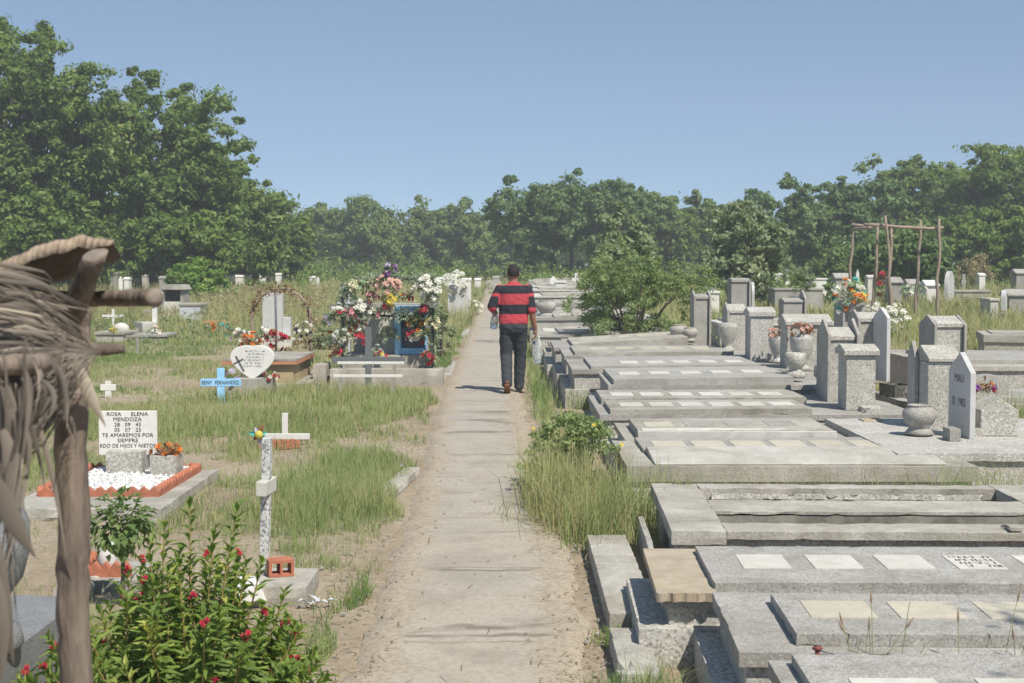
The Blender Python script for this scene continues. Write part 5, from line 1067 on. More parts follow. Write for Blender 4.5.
tree('vine_column', 'column shaped tree smothered in pale drooping vine leaves', 'tree', 745, 41, 716, 777, 195, 71, 'foliage_vine', n=190, per=95, cr=.14, trunk_r=.08, base=.0, leaf=.17, depth=1.6, droop=.45, shell=.45)
tree('vine_bush', 'dark rounded vine covered bush behind the pole frame', 'bush', 905, 50, 862, 952, 224, 72, 'foliage_blue', n=170, per=95, cr=.12, trunk_r=.08, base=.0, leaf=.22, depth=2.4, droop=.5, shell=.35)
bush('grey brown dry brush right of the dark vine covered bush', 'brush', 'brush', (PX_(970, 52), 52, T(52)), 2.0, 1.3, 1.75, 73, 'foliage_brush', 60, 45, .1, .11, stems=14)

# ================================================================ TREES
D, M_, FA, B_ = 'foliage_dark', 'foliage_mid', 'foliage_far', 'foliage_blue'
tree('neem_tree', 'tallest dark tree filling the upper left corner', 'tree', 20, 58, -125, 114, -4, 231, D, n=680, per=170, cr=.048, base=.04, sprigs=70, trunk_r=.3, depth=6, lumps=12)
tree('neem_tree', 'second big dark tree, stepping down right of the tallest one', 'tree', 155, 60, 80, 238, 58, 102, D, n=430, per=150, cr=.058, base=.03, sprigs=60, trunk_r=.25, depth=5.5, lumps=10)
tree('neem_tree', 'mid height tree with a loose top, between the big dark trees and the low gap', 'tree', 225, 63, 166, 284, 128, 103, M_, n=340, per=140, cr=.065, base=.02, sprigs=50, trunk_r=.2, depth=5)
tree('neem_tree', 'lower tree at the right foot of the big left trees', 'tree', 262, 67, 212, 310, 190, 104, M_, n=220, per=120, cr=.08, base=.02, sprigs=22, trunk_r=.16, depth=4)
tree('neem_tree', 'low dark understorey tree behind the bright round bush', 'tree', 165, 55, 96, 252, 205, 105, D, n=240, per=120, cr=.07, base=.0, trunk_r=.15, depth=3)
tree('neem_tree', 'low dark understorey tree behind the thatched shelter', 'tree', 45, 53, -60, 128, 175, 106, D, n=280, per=130, cr=.06, base=.0, trunk_r=.15, depth=3)
tree('far_tree', 'hazy far tree just right of the low gap in the skyline', 'tree', 335, 105, 288, 392, 197, 111, FA, n=230, per=110, cr=.07, base=.0, sprigs=40, leaf=.34)
tree('far_tree', 'hazy far tree above the garlanded canopy', 'tree', 400, 112, 352, 452, 199, 112, FA, n=230, per=110, cr=.07, base=.0, sprigs=30, leaf=.36)
tree('far_tree', 'hazy far tree with a spiky top above the white headstone', 'tree', 452, 108, 408, 492, 197, 113, FA, n=200, per=110, cr=.075, base=.0, sprigs=34, leaf=.35)
tree('far_tree', 'lowest hazy tree at the dip of the skyline above the path end', 'tree', 498, 120, 462, 540, 214, 114, FA, n=170, per=100, cr=.08, base=.0, sprigs=20, leaf=.38)
tree('round_tree', 'broad round dark tree right behind the head of the man', 'tree', 570, 82, 494, 652, 168, 121, B_, n=360, per=140, cr=.06, base=.02, sprigs=40, leaf=.26, depth=7)
tree('far_tree', 'sprigged tree behind the slender vine hung tree', 'tree', 648, 88, 596, 702, 190, 122, M_, n=220, per=120, cr=.07, base=.0, sprigs=55, leaf=.29)
tree('far_tree', 'tree with knobbly tip sprigs left of the vine column', 'tree', 700, 92, 660, 748, 194, 123, FA, n=190, per=110, cr=.075, base=.0, sprigs=45, leaf=.3)
tree('round_tree', 'wide domed tree with a forked trunk showing, behind the vine column', 'tree', 815, 74, 742, 892, 174, 124, B_, n=340, per=130, cr=.06, base=.22, sprigs=26, leaf=.25, trunk_r=.18, depth=6)
tree('neem_tree', 'tall bushy tree rising behind the pole frame', 'tree', 900, 84, 834, 968, 147, 125, M_, n=330, per=130, cr=.062, base=.06, sprigs=45, leaf=.28, depth=6)
tree('neem_tree', 'big dark tree at the right edge of the skyline', 'tree', 985, 76, 918, 1080, 141, 126, D, n=400, per=140, cr=.058, base=.05, sprigs=50, leaf=.26, depth=6)
tree('neem_tree', 'low leafy tree below the big dark right edge tree', 'tree', 985, 64, 930, 1060, 205, 127, D, n=230, per=120, cr=.07, base=.03, leaf=.24, depth=3)
tree('neem_tree', 'low light green tree right of the forked trunk', 'tree', 850, 66, 815, 890, 236, 128, M_, n=120, per=100, cr=.1, base=.05, leaf=.24, depth=3)
# a little tree outside the right edge whose shade dapples the nearest tomb
t = thing('small_tree', 'small loose tree beside the nearest tomb, dappling it with shade', 'tree', (4.15, 1.55, 0)); g = np.random.default_rng(9)
V, Q = leaf_cloud(crown_centers(34, 2.1, 1.9, 1.9, g, .3)+np.array([-.1, .1, 3.3]), .3, 46, .10, .045, g); npmesh('crown', V, Q, 'foliage_mid', parent=t)
MB().tube([(0, 0, -.1), (.05, 0, 1.6), (-.05, .1, 3.2), (-.1, .1, 4.4)], [.07, .06, .045, .015], 8).build('trunk', 'bark', t, True)
# the wood beyond reads as one mass
g = np.random.default_rng(140); cc = []
while len(cc) < 2400:
    x = g.uniform(-75, 75); Y = g.uniform(128, 142); z = g.uniform(0, 1)
    lim = 4.2+1.2*mnoise.noise(Vector((x*.09, 3, 1)))+ (2.5 if x > 28 else 0)+(3 if x < -22 else 0); cc.append((x, Y, T(Y)+z*lim))
V, Q = leaf_cloud(cc, g.uniform(.8, 1.5, 2400), 45, .6, .34, g); tag(npmesh('distant_wood', V, Q, FA), 'hazy distant wood closing the view behind the separate trees', 'wood', kind='stuff')

# ================================================================ GRASS
def ell(px, py, rx, ry, z=None): p = at(px, py); return (p.x, p.y, rx, ry)
BARE = [ell(185, 385, .95, .9), ell(125, 402, .8, .9), ell(235, 352, .5, 1.5), ell(30, 560, .8, .9), ell(95, 590, .8, .7), ell(415, 375, .45, 1.8), ell(345, 640, .35, 1.2), ell(372, 560, .16, .8), ell(345, 590, .2, .5), ell(415, 425, .25, 1.5), ell(230, 500, .35, .5), ell(300, 640, .4, .8), ell(250, 470, .5, .6), ell(300, 455, .55, .6), ell(330, 345, .6, 2), ell(440, 335, .5, 4), ell(300, 350, 1, 1.5), ell(235, 620, .5, .6), ell(205, 445, .3, .6)]
LUSH = [ell(130, 350, 1.3, 2.6), ell(200, 345, 1.2, 2.5), ell(110, 330, 2, 4), ell(170, 338, 1.0, 3), ell(450, 360, .25, 2.5), ell(462, 345, .3, 3), ell(360, 590, .12, .35), ell(118, 390, .6, .5)]
THICK = [ell(340, 510, .40, 1.6), ell(350, 470, .5, 1.2), ell(385, 545, .12, .4), ell(230, 425, 1.5, 1.4), ell(350, 400, 1.0, 1.2), ell(400, 410, .5, 1.6), ell(290, 490, .5, 1.0), ell(300, 395, 1.0, 1.1), ell(320, 535, .3, .7)]
def em(x, y, L_):
    r_ = np.zeros(len(x))
    for cx, cy, rx, ry in L_: r_ = np.maximum(r_, np.exp(-(((x-cx)/rx)**2+((y-cy)/ry)**2)**1.5))
    return r_
def excl(x, y):
    k = np.ones(len(x), bool)
    for a, b_, c_, d in EXCL: k &= ~((x > a) & (x < b_) & (y > c_) & (y < d))
    lx_, rx_ = path_edges(y); e_ = .05+.06*np.sin(y*3.1)+.04*np.sin(y*7.7); return k & ~((x > lx_-e_) & (x < rx_+e_*.8))
def scatter(y0, y1, dens, xl, xr, g):
    n_ = int(dens*(y1-y0)*abs(xr((y0+y1)/2)-xl((y0+y1)/2))); y = g.uniform(y0, y1, n_); x = xl(y)+(xr(y)-xl(y))*g.uniform(0, 1, n_); return x, y
g = np.random.default_rng(77); acc = {'grass': [], 'grass_dry': [], 'grass_lush': []}
def emit(kind, x, y, h, w_, lean=.35, zoff=-.015):
    if len(x) == 0: return
    acc[kind].append((np.stack([x, y, Tn(y)+zoff], 1), h, w_*.85, lean*1.5))
for y0, y1, dens in ((5.3, 9, 5200), (9, 13, 3800), (13, 18, 2300), (18, 26, 1150), (26, 36, 330), (36, 50, 150), (50, 66, 60)):
    x, y = scatter(y0, y1, dens, lambda yy: -.40*yy-.8, lambda yy: path_edges(yy)[0]+.05 if hasattr(yy, '__len__') else path_edges(np.array([yy]))[0][0], g)
    k = excl(x, y); x, y = x[k], y[k]; n1, n2 = vnoise(x, y, .8, 1.3), vnoise(x, y, 3.2, 5.1)
    bare, lush, thick = em(x, y, BARE), em(x, y, LUSH), em(x, y, THICK); far = np.clip((y-26)/8, 0, 1)
    d = np.clip(.36+.9*n1+.9*vnoise(x, y, 6.5, 2.2)+.7*n2+.6*thick+.6*lush+.25*far, .02, 1)*(1-.88*bare*(1-far)); k = g.uniform(0, 1, len(x)) < d
    x, y, lush, thick, n1, n2, far = (v_[k] for v_ in (x, y, lush, thick, n1, n2, far)); w_ = .0026+.00048*np.maximum(y-5, 0)
    isl = (lush > .3) & (g.uniform(0, 1, len(x)) < .8); dry = (~isl) & (g.uniform(0, 1, len(x)) < np.clip(.24+.42*far+.35*n1, .1, .9))
    h = np.where(isl, .08, .065+.11*thick+.045*np.clip(n1+.3, 0, 1)+(.22+.25*np.clip(n2+n1, 0, 1))*far)*g.uniform(.5, 1.35, len(x))
    for kd, kk in (('grass_lush', isl), ('grass_dry', dry), ('grass', ~isl & ~dry)): emit(kd, x[kk], y[kk], h[kk], w_[kk]*g.uniform(.7, 1.3, kk.sum()))
# right of the tombs: mound and gaps
for y0, y1, dens in ((19, 27, 260), (27, 38, 170), (38, 55, 90)):
    x, y = scatter(y0, y1, dens, lambda yy: 3.95+0*yy, lambda yy: .42*yy+1, g); k = excl(x, y); x, y = x[k], y[k]; n1 = vnoise(x, y, .5, 9); n2 = vnoise(x, y, 2.1, 5)
    k = g.uniform(0, 1, len(x)) < np.clip(.6+1.0*n1+.5*n2, .05, 1); x, y, n1, n2 = x[k], y[k], n1[k], n2[k]; rgt = np.clip((x/y-.25)/.04, 0, 1)
    h = (.14+.16*np.clip(n2+n1, 0, 1)+.26*rgt)*g.uniform(.5, 1.4, len(x)); dry = g.uniform(0, 1, len(x)) < .62
    for kd, kk in (('grass_dry', dry), ('grass', ~dry)): emit(kd, x[kk], y[kk], h[kk], (.0035+.0007*y[kk])*g.uniform(.7, 1.3, kk.sum()))
# far between the path and the mound, in the gaps of the tomb row
x, y = scatter(30, 70, 50, lambda yy: -.5+0*yy, lambda yy: 4.4+.1*yy, g); k = excl(x, y); x, y = x[k], y[k]; h = g.uniform(.12, .4, len(x)); k = g.uniform(0, 1, len(x)) < .6
emit('grass_dry', x[k], y[k], h[k], .0009*y[k]); emit('grass', x[~k], y[~k], h[~k], .0009*y[~k])
# tufts at chosen spots: (x, y, spread x, spread y, n, height, kind)
TUFT = [(-.66, 7.3, .07, .2, 420, .13, 'grass_lush'), (-.74, 6.75, .07, .25, 520, .13, 'grass_lush'), (-.71, 8.9, .05, .3, 300, .12, 'grass'), (-.75, 10.6, .06, .5, 420, .12, 'grass_lush'), (-.78, 12.2, .06, .6, 360, .12, 'grass'), (-.84, 15.5, .06, 1.0, 420, .12, 'grass_lush'), (-.90, 17.5, .07, 1.2, 520, .13, 'grass_lush'), (-1.0, 19.5, .09, 1.5, 520, .14, 'grass_lush'), (-.98, 23, .1, 1.5, 420, .16, 'grass_lush'), (-1.2, 29, .2, 2, 420, .2, 'grass_lush'), (-.82, 6.2, .05, .15, 260, .1, 'grass'),
        (.42, 9.6, .15, .4, 620, .46, 'grass_dry'), (.30, 9.9, .10, .3, 700, .40, 'grass'), (.62, 9.0, .17, .32, 480, .40, 'grass_dry'), (.55, 8.75, .14, .25, 420, .38, 'grass'), (.24, 9.9, .07, .4, 520, .46, 'grass_dry'), (.22, 10.6, .06, .3, 300, .5, 'grass'), (.5, 10.2, .15, .15, 420, .5, 'grass_dry'), (.72, 9.4, .12, .2, 500, .42, 'grass'), (.36, 9.05, .08, .2, 450, .3, 'grass_dry'), (.30, 11.2, .12, .4, 600, .28, 'grass'), (.44, 12.6, .10, .4, 400, .25, 'grass_dry'), (.5, 14, .12, .5, 350, .25, 'grass'), (.38, 16.5, .1, .9, 420, .24, 'grass'), (.36, 18.6, .09, .9, 450, .26, 'grass_lush'), (.34, 21.5, .09, 1.2, 380, .22, 'grass'), (.30, 25, .09, 1.5, 300, .2, 'grass_lush'),
        (.50, 6.38, .07, .08, 420, .07, 'grass_lush'), (.60, 6.30, .05, .08, 250, .10, 'grass_lush'), (.42, 5.45, .07, .12, 420, .12, 'grass_lush'), (.55, 5.40, .05, .08, 220, .22, 'grass'), (.48, 4.95, .09, .14, 380, .12, 'grass_lush'), (.66, 6.02, .02, .05, 60, .12, 'grass'), (-.72, 6.9, .10, .35, 520, .10, 'grass_lush'), (-.60, 7.5, .06, .25, 260, .08, 'grass_lush'), (-.80, 6.3, .12, .2, 260, .08, 'grass'),
        (1.2, 12.92, .3, .03, 150, .22, 'grass'), (1.0, 11.42, .1, .05, 140, .25, 'grass_dry'), (2.9, 12.88, .25, .04, 160, .24, 'grass'), (.85, 17.0, .12, .05, 160, .3, 'grass'), (.8, 19.05, .12, .06, 160, .3, 'grass_dry'), (3.5, 16.98, .25, .05, 160, .3, 'grass'), (3.85, 20, .15, .5, 260, .35, 'grass_dry'), (2.0, 9.45, .75, .12, 520, .40, 'grass_dry'), (1.7, 9.4, .6, .12, 420, .34, 'grass'), (3.1, 9.5, .12, .12, 260, .42, 'grass'), (1.05, 9.4, .12, .12, 240, .42, 'grass'), (3.55, 9.6, .25, .2, 420, .36, 'grass'), (.9, 15.0, .1, .06, 160, .3, 'grass'), (.85, 13.0, .08, .06, 150, .3, 'grass_dry'), (3.75, 12.7, .12, .15, 260, .3, 'grass'), (3.9, 13.6, .12, .3, 260, .25, 'grass'), (4.75, 13.4, .38, .8, 2600, .55, 'grass'), (4.9, 14.2, .4, .6, 1700, .5, 'grass_dry'), (5.4, 13.0, .5, .8, 1500, .55, 'grass'), (4.6, 12.0, .2, .2, 300, .4, 'grass'), (1.0, 26.8, .5, .5, 200, .4, 'grass')]
for cx, cy, sx0, sy0, n_, h_, kd in TUFT:
    x = g.normal(cx, sx0, n_); y = g.normal(cy, sy0, n_)
    if cx < 0 or cy > 10.7: k = excl(x, y); x, y = x[k], y[k]
    emit(kd, x, y, h_*g.uniform(.2, 1.2, len(x))**1.3, (.0035+.0003*y)*g.uniform(.7, 1.2, len(x)), .4)
LAB = dict(grass='mixed green grass growing between the graves', grass_dry='straw coloured dry grass and seeding stalks among the graves', grass_lush='short lush green grass in patches on the soil')
for kd, parts in acc.items():
    Vs, Qs, o_ = [], [], 0
    for P_, h, w_, lean in parts:
        V, Q = blades(P_, h, w_, g, lean); Vs.append(V); Qs.append(Q+o_); o_ += len(V)
    ob = npmesh(kd if kd == 'grass' else {'grass_dry': 'dry_grass', 'grass_lush': 'lush_grass'}[kd], np.concatenate(Vs), np.concatenate(Qs), kd, smooth=False); tag(ob, LAB[kd], 'grass', kind='stuff')
# weedy scrub among the far graves: reads as one mass of low brush
g = np.random.default_rng(51)
def scrub(name, label, spots, mt, leaf, h, n_, per, droop=0):
    cc = []; rr = []
    for a, b_, rx, ry, hh in spots:
        p = at(a, b_)
        for i in range(n_):
            x, y = g.normal(p.x, rx), g.normal(p.y, ry); cc.append((x, y, T(y)+abs(g.normal(0, .5))*hh*.6+.05)); rr.append(hh*g.uniform(.2, .42))
    V, Q = leaf_cloud(np.array(cc), np.array(rr), per, leaf, leaf*.3, g, droop); tag(npmesh(name, V, Q, mt), label, 'scrub', kind='stuff')
cc = []
while len(cc) < 1100:
    Y = g.uniform(58, 104); x = g.uniform(-.42, .46)*Y
    if abs(x+1.2) < 1.3 and Y < 80: continue
    cc.append((x, Y, T(Y)+abs(g.normal(0, .35))*min(1.4, .25+(Y-58)*.05)))
V, Q = leaf_cloud(cc, g.uniform(.3, .75, len(cc)), 42, .26, .13, g); tag(npmesh('undergrowth', V, Q, 'foliage_mid'), 'low leafy undergrowth closing the foot of the tree belt', 'undergrowth', kind='stuff')
scrub('dry_scrub', 'dry tan weeds standing among the far left graves', [(225, 312, 1.2, 2, .55), (245, 305, 1, 2, .6), (215, 300, 1.2, 2.5, .6), (305, 312, .8, 2, .5), (330, 305, 1, 3, .5), (300, 330, .5, 1, .35), (95, 318, 1, 2, .5), (320, 345, .5, .8, .25), (270, 300, 1.5, 3, .6), (340, 296, 1, 3, .6), (180, 300, 1.2, 2, .4)], 'foliage_brush', .10, .5, 34, 40, -.8)
scrub('green_scrub', 'leafy green weeds among the far left graves', [(235, 300, 1.5, 3, .7), (262, 318, .8, 1.5, .4), (195, 322, .9, 1.6, .55), (150, 312, 1.2, 2, .55), (110, 300, 1.5, 3, .6), (320, 292, 2, 4, .6), (100, 335, 1, 2, .4), (472, 308, .3, 2, .35), (205, 335, .8, 1.5, .3), (485, 292, .6, 4, .5)], 'foliage_vine', .09, .5, 14, 40)
scrub('mound_scrub', 'brown and olive brush on the mound at the right', [(985, 318, 1.0, 1.4, .6), (1010, 312, 1.0, 1.4, .6), (945, 312, 1.0, 1.5, .45), (960, 305, 1.3, 2, .5), (915, 322, .7, 1.2, .3)], 'foliage_brush', .10, .5, 18, 40, -.5)
scrub('mound_weeds', 'yellow green weeds on the mound at the right', [(925, 300, 1.3, 2.5, .45), (1000, 285, 2, 3, .5), (1020, 318, 1, 1.5, .55), (960, 318, .9, 1.2, .4), (790, 300, .7, 2, .4), (715, 300, .5, 2, .5)], 'grass', .11, .5, 16, 40, -.9)
# seed stalks in the gap between the two nearest cream and white tiled tombs
sb = MB(); hb = MB(); q = random.Random(5)
for i in range(16):
    x = q.choice((1.22, 1.27, 1.3, 1.55, 1.75, 1.9))+q.gauss(0, .03); p0 = Vector((x, 4.93, .1)); e = p0+Vector((q.gauss(0, .07), q.gauss(0, .04), q.uniform(.28, .42))); pts = curve3(p0, p0.lerp(e, .6)+Vector((0, 0, .05)), e, 6); sb.tube(pts, .0014, 4, cap=False)
    if i % 2: d = (pts[-1]-pts[-2]).normalized(); hb.tube([e, e+d*.02, e+d*.05], [.002, .005, .001], 5)
w_ = thing('seed_grass', 'clump of thin grass with tan seed heads between the two nearest tombs', 'weed', (0, 0, 0)); sb.build('stalk', 'grass', w_); hb.build('seed_head', 'sheath', w_)
# fallen leaves, twigs and dead stems
g = np.random.default_rng(19); mb = MB(); q = random.Random(19)
for i in range(3600):
    y = 5.2+14*q.random()**1.4; lx_, rx_ = path_edges(np.array([y])); k = q.random()
    x = lx_[0]-abs(q.gauss(0, 1.3)) if k < .62 else (lx_[0]+q.gauss(0, .12) if k < .74 else (rx_[0]+q.gauss(0, .14) if k < .965 else q.uniform(lx_[0], rx_[0])))
    p = Vector((x, y, T(y)+.012+(.01 if lx_[0] < x < rx_[0] else float(bump_z([x], [y])[0])))); a = q.uniform(0, 6.28); d = Vector((math.cos(a), math.sin(a), q.uniform(-.05, .25)))
    if q.random() < .55: mb.leaf(p, d, Vector((0, 0, 1)), q.uniform(.015, .04), q.uniform(.007, .016), 0)
    else: e = p+d*q.uniform(.04, .14); w_ = d.cross(Vector((0, 0, 1))).normalized()*.0022; mb.add([p-w_, p+w_, e+w_*.5, e-w_*.5], [(0, 1, 2, 3)], 0)
tag(mb.build('leaf_litter', 'foliage_litter'), 'dry leaves and dead stems lying on the soil and path', 'litter', kind='stuff')
# pebbles and crumbs
g = np.random.default_rng(8); mb = MB()
for i in range(900):
    y = g.uniform(5, 17); lx_, rx_ = path_edges(np.array([y])); s_ = g.uniform() < .55
    x = rx_[0]+g.normal(.0, .12) if s_ else lx_[0]-abs(g.normal(0, .5)); r_ = min(.03, abs(g.normal(.003, .005))+.0025)
    mb.ball((x, y, T(y)+r_*.2-.005), r_, 5, 3, 0, (g.uniform(.7, 1.3), g.uniform(.7, 1.3), .6))
tag(mb.build('pebbles', 'concrete'), 'pebbles and crumbs of mortar scattered along the path edges', 'pebbles', kind='stuff')
for a, b_, lab, rz in ((316, 605, 'crumpled pale blue plastic scrap lying right of the grey cement block', .4), (400, 466, 'small lilac scrap of litter on the left of the path', .2)):
    p = at(a, b_); mb = MB(); q = random.Random(a)
    for i in range(7): mb.leaf(Vector((q.gauss(0, .02), q.gauss(0, .02), .01)), Vector((q.gauss(0, 1), q.gauss(0, 1), q.random()*.5)), Vector((0, 0, 1)), .06, .04)
    ob = mb.build('litter_scrap', 'silver' if a == 316 else petal('lilac')); ob.location = p; tag(ob, lab, 'litter')

# ================================================================ THE WALKING MAN
def remesh(mb, vox, name, mats, parent, smooth_it=6, fac=.5, colour=None, wrinkle=0):
    me = bpy.data.meshes.new('tmp'); me.from_pydata(mb.v, [], mb.f); me.update(); o_ = bpy.data.objects.new('tmp', me); C.objects.link(o_)
    r_ = o_.modifiers.new('r', 'REMESH'); r_.mode = 'VOXEL'; r_.voxel_size = vox
    s_ = o_.modifiers.new('s', 'SMOOTH'); s_.iterations = smooth_it; s_.factor = fac
    bpy.context.view_layer.update(); dg = bpy.context.evaluated_depsgraph_get(); nm = bpy.data.meshes.new_from_object(o_.evaluated_get(dg)); C.objects.unlink(o_); bpy.data.objects.remove(o_)
    nm.name = name
    if wrinkle:
        nm.update(); nr = [v_.normal.copy() for v_ in nm.vertices]
        for v_, n_ in zip(nm.vertices, nr):
            c_ = v_.co; v_.co = c_+n_*wrinkle*(mnoise.noise(Vector((c_.x*9, c_.y*9, c_.z*16+c_.x*8)))+.5*mnoise.noise(c_*30))
    nm.materials.clear()
    for m_ in mats: nm.materials.append(M[m_])
    if colour:
        for p in nm.polygons: p.material_index = colour(p.center)
    nm.polygons.foreach_set('use_smooth', [True]*len(nm.polygons)); nm.update()
    return link(name, nm, parent)
def caps(mb, pts, rad, seg=14):
    mb.tube(pts, rad, seg)
    for p, r_ in zip(pts, rad): mb.ball(p, r_*.995, 12, 8)
def loft(mb, rings, seg=24):
    o_ = len(mb.v)
    for z, cx, cy, rx, ry in rings:
        for k in range(seg):
            a = 2*math.pi*k/seg; ca, sa = math.cos(a), math.sin(a); e = .82
            mb.v.append((cx+rx*math.copysign(abs(ca)**e, ca), cy+ry*math.copysign(abs(sa)**e, sa), z))
    for i in range(len(rings)-1):
        for k in range(seg):
            a, b_ = o_+i*seg+k, o_+i*seg+(k+1) % seg; mb.f.append((a, b_, b_+seg, a+seg)); mb.m.append(0)
    mb.f.append(tuple(o_+k for k in reversed(range(seg)))); mb.f.append(tuple(o_+(len(rings)-1)*seg+k for k in range(seg))); mb.m += [0, 0]
M['skin'] = mat('brown skin', (.27, .14, .09), .55, .08, 8, bump=.05, bscale=90, spec=.35)
M['hair'] = mat('short dark hair', (.028, .022, .02), .8, .3, 40, bump=.6, bscale=160)
M['cloth_red'] = mat('red knit', (.44, .055, .07), .9, .07, 14, bump=.15, bscale=220); M['cloth_black'] = mat('black knit', (.022, .022, .03), .9, .1, 14, bump=.15, bscale=220)
M['trouser'] = mat('charcoal trousers', (.042, .05, .058), .85, .12, 9, bump=.2, bscale=140); M['shoe'] = mat('brown leather', (.13, .055, .03), .5, .15, 20, spec=.5); M['shoe_dark'] = mat('dark leather', (.02, .018, .02), .5, .15, 20, spec=.5); M['sole'] = mat('tan shoe sole', (.22, .1, .05), .8, .15, 20)
p = at(513, 393); man = thing('person', 'man seen from behind walking away in red and black striped polo shirt and charcoal trousers', 'person', (PX_(513.5, 19.0), 19.0, .02))
V3 = Vector; RS, RE, RW = V3((.185, -.005, 1.375)), V3((.242, -.045, 1.08)), V3((.292, .03, .83)); LS, LE, LW = V3((-.185, -.005, 1.375)), V3((-.29, -.055, 1.125)), V3((-.275, .15, 1.075))
body = MB(); loft(body, [(.86, 0, 0, .15, .10), (.95, 0, 0, .165, .11), (1.08, 0, .005, .15, .105), (1.22, 0, 0, .165, .105), (1.34, 0, -.005, .175, .10), (1.41, 0, -.005, .13, .075), (1.44, 0, 0, .06, .055)])
caps(body, [V3((0, -.005, 1.40)), V3((0, .005, 1.48)), V3((0, .012, 1.54))], [.062, .056, .056])
body.ball((0, .018, 1.595), 1, 20, 14, 0, (.077, .098, .108)); body.ball((0, .05, 1.54), 1, 14, 10, 0, (.058, .062, .062)); body.ball((0, .122, 1.575), 1, 8, 6, 0, (.014, .022, .028)); body.ball((0, .104, 1.535), 1, 8, 6, 0, (.026, .014, .012))
for s_ in (-1, 1): body.ball((s_*.079, .012, 1.585), 1, 8, 6, 0, (.013, .020, .033)); body.ball((s_*.03, .100, 1.60), 1, 8, 6, 0, (.014, .012, .010))
caps(body, [RS, RS.lerp(RE, .5), RE], [.052, .046, .040]); caps(body, [RE, RE.lerp(RW, .35), RW], [.041, .041, .028]); caps(body, [LS, LS.lerp(LE, .5), LE], [.052, .046, .040]); caps(body, [LE, LE.lerp(LW, .35), LW], [.041, .041, .028])
def hand(mb, wr, d, palm, thumb_side, curl):
    d = d.normalized(); side = thumb_side.normalized(); pl_ = palm.normalized()
    caps(mb, [wr, wr+d*.03], [.026, .030], 10)
    for k in range(4):
        b0 = wr+d*.03+side*(.024-.016*k); kn = b0+d*.055; caps(mb, [b0, kn], [.013, .0105], 8); L_ = (.038, .043, .040, .031)[k]; dd = d; pt = kn
        for sgm in (1, .7, .6):
            dd = (dd+pl_*curl).normalized(); nx_ = pt+dd*L_*sgm*.8; caps(mb, [pt, nx_], [.0098, .0088], 8); pt = nx_
    b0 = wr+d*.015+side*.022; t1 = b0+(d*.6+side*.8+pl_*.35).normalized()*.04; t2 = t1+(d*.8+pl_*.7).normalized()*.032; caps(mb, [b0, t1, t2], [.0135, .0115, .0095], 8)
hand(body, RW, V3((.08, .10, -1)), V3((-1, .15, 0)), V3((0, 1, .1)), .75); hand(body, LW, V3((.15, 1, -.25)), V3((.25, .1, -1)), V3((1, 0, .2)), .8)
LH, LK, LA = V3((-.085, 0, .90)), V3((-.098, .03, .50)), V3((-.085, -.17, .135)); RH, RK, RA = V3((.085, 0, .90)), V3((.09, .10, .48)), V3((.075, .13, .085))
caps(body, [LH, LK, LA], [.085, .055, .036]); caps(body, [RH, RK, RA], [.085, .055, .036])
LT = LA+V3((0, .16, -.09)); RT = RA+V3((.02, .17, -.045)); caps(body, [LA, LT], [.034, .028]); caps(body, [RA, RT], [.034, .028])
remesh(body, .0055, 'body', ['skin'], man, 4)
sh = MB(); loft(sh, [(.915, 0, .0, .198, .142), (.96, 0, .002, .20, .145), (1.05, 0, .006, .196, .14), (1.15, 0, .004, .196, .135), (1.27, 0, -.004, .205, .132), (1.36, 0, -.008, .20, .12), (1.42, 0, -.006, .145, .09), (1.452, 0, .0, .085, .075)])
for S_, E_ in ((RS, RE), (LS, LE)): e2 = S_.lerp(E_, .92); caps(sh, [S_+V3((0, 0, -.005)), S_.lerp(e2, .5), e2], [.073, .073, .070])
def stripe(c_):
    z = c_.z
    if abs(c_.x) > .20 and z < 1.33: return 1 if 1.135 < z < 1.285 else 0
    return 1 if (1.045 < z < 1.175 or 1.315 < z < 1.428) else 0
remesh(sh, .009, 'polo_shirt', ['cloth_red', 'cloth_black'], man, 5, colour=stripe, wrinkle=.007)
col_ = MB(); col_.lathe([(.070, 1.425), (.082, 1.43), (.078, 1.455), (.066, 1.478), (.060, 1.478), (.064, 1.44)], (0, .004, 0), 22, closed=False).build('collar', 'cloth_red', man, True)
tr_ = MB(); loft(tr_, [(.80, 0, 0, .165, .125), (.87, 0, 0, .192, .145), (.95, 0, 0, .188, .138), (.99, 0, 0, .18, .13)])
for H_, K_, A_ in ((LH, LK, LA), (RH, RK, RA)):
    e_ = A_+V3((0, 0, -.005)); caps(tr_, [H_+V3((0, 0, -.03)), H_.lerp(K_, .5), K_, K_.lerp(e_, .5), e_], [.108, .098, .085, .077, .070])
    tr_.tube([e_, e_+(e_-K_).normalized()*.028], [.071, .070], 14)
remesh(tr_, .009, 'trousers', ['trouser'], man, 5, wrinkle=.008)
hr = MB(); hr.ball((0, .010, 1.607), 1, 22, 16, 0, (.083, .100, .104))
hv = [(a, b_, c_) for a, b_, c_ in hr.v]; hf = [f for f in hr.f if all(not (hv[i][1] > .055 and hv[i][2] < 1.66) and hv[i][2] > 1.535 for i in f)]
hr.f = hf; hr.m = [0]*len(hf); ob = hr.build('hair', 'hair', man, True); so_ = ob.modifiers.new('t', 'SOLIDIFY'); so_.thickness = .012
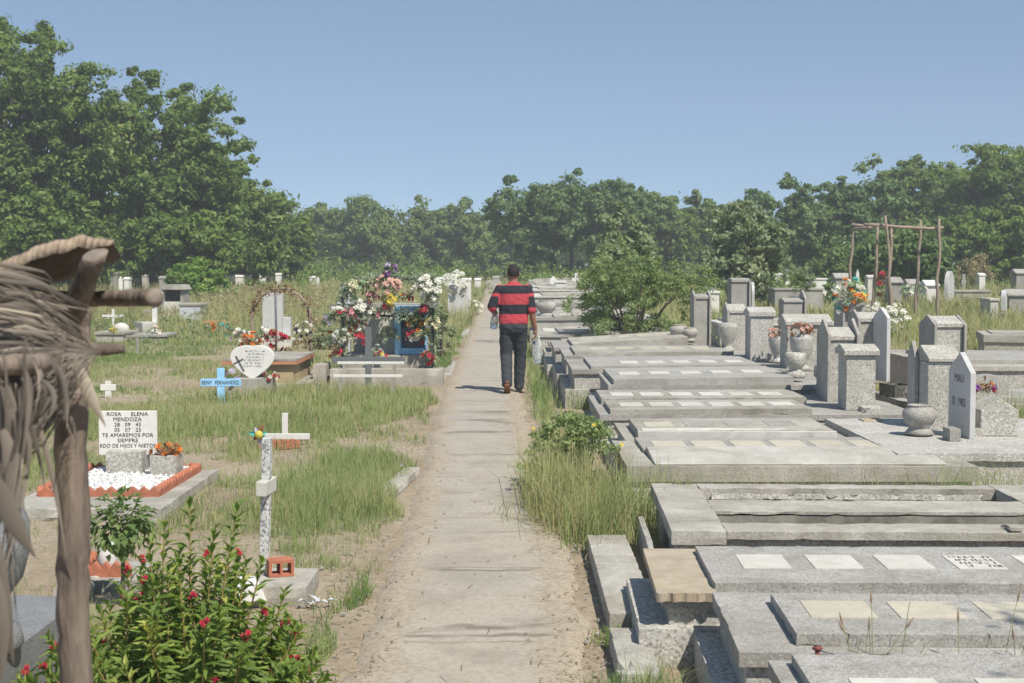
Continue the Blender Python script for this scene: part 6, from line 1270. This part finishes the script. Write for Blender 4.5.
for (A_, d, mt_) in ((LA, V3((0, .82, -.58)), 'shoe'), (RA, V3((.08, 1, -.12)), 'shoe_dark')):
    d.normalize(); up = (V3((0, 0, 1))-d*d.z).normalized(); sd = d.cross(up); mtx = Matrix((sd, d, up)).transposed().to_4x4(); mtx.translation = A_+up*-.045-d*.03
    s2 = MB(); 
    for y_, r_, hz_ in ((-.035, .034, .045), (.02, .038, .05), (.08, .040, .038), (.14, .046, .03), (.19, .042, .024), (.225, .03, .02)): s2.ball((0, y_, .0), 1, 12, 8, 0, (r_, .05, hz_))
    s2.v = [tuple(mtx @ V3(v_)) for v_ in s2.v]; sho = remesh(s2, .007, 'shoe', [mt_], man, 3)
    s3 = MB(); ol = [(-.030, -.07), (.030, -.07), (.036, -.02), (.034, .06), (.044, .13), (.042, .19), (.025, .245), (-.025, .245), (-.042, .19), (-.044, .13), (-.034, .06), (-.036, -.02)]
    s3.prism(ol, -.052, -.034, 'z', 0, mtx).build('sole', 'sole' if mt_ == 'shoe' else 'shoe_dark', sho, bevel=.003)
mp, n, b = nt('clear plastic'); b.inputs['Base Color'].default_value = (.86, .9, .9, 1); b.inputs['Transmission Weight'].default_value = .75; b.inputs['Roughness'].default_value = .18; b.inputs['IOR'].default_value = 1.25; M['pet'] = mp
ml = man.location; t = thing('plastic_bottle', 'clear plastic bottle hanging from the right hand of the walking man', 'bottle', ml+V3((.318, .05, .385))); t.rotation_euler = (0, R(3), 0)
MB().lathe([(.045, 0), (.056, .015), (.057, .12), (.052, .14), (.057, .16), (.056, .23), (.045, .28), (.02, .325), (.016, .345)], seg=18).build('bottle_body', 'pet', t, True); MB().lathe([(.018, .345), (.018, .365), (.010, .367)], seg=14).build('cap', 'white', t, True)
t = thing('plastic_bottle', 'bulging clear plastic bottle held at the left hip of the walking man', 'bottle', ml+V3((-.268, .17, .835))); t.rotation_euler = (R(-8), R(6), 0)
MB().lathe([(.03, 0), (.052, .02), (.056, .1), (.05, .15), (.03, .195), (.018, .225), (.017, .245)], seg=18).build('bottle_body', 'pet', t, True); MB().lathe([(.019, .245), (.019, .262), (.01, .264)], seg=14).build('cap', 'white', t, True)
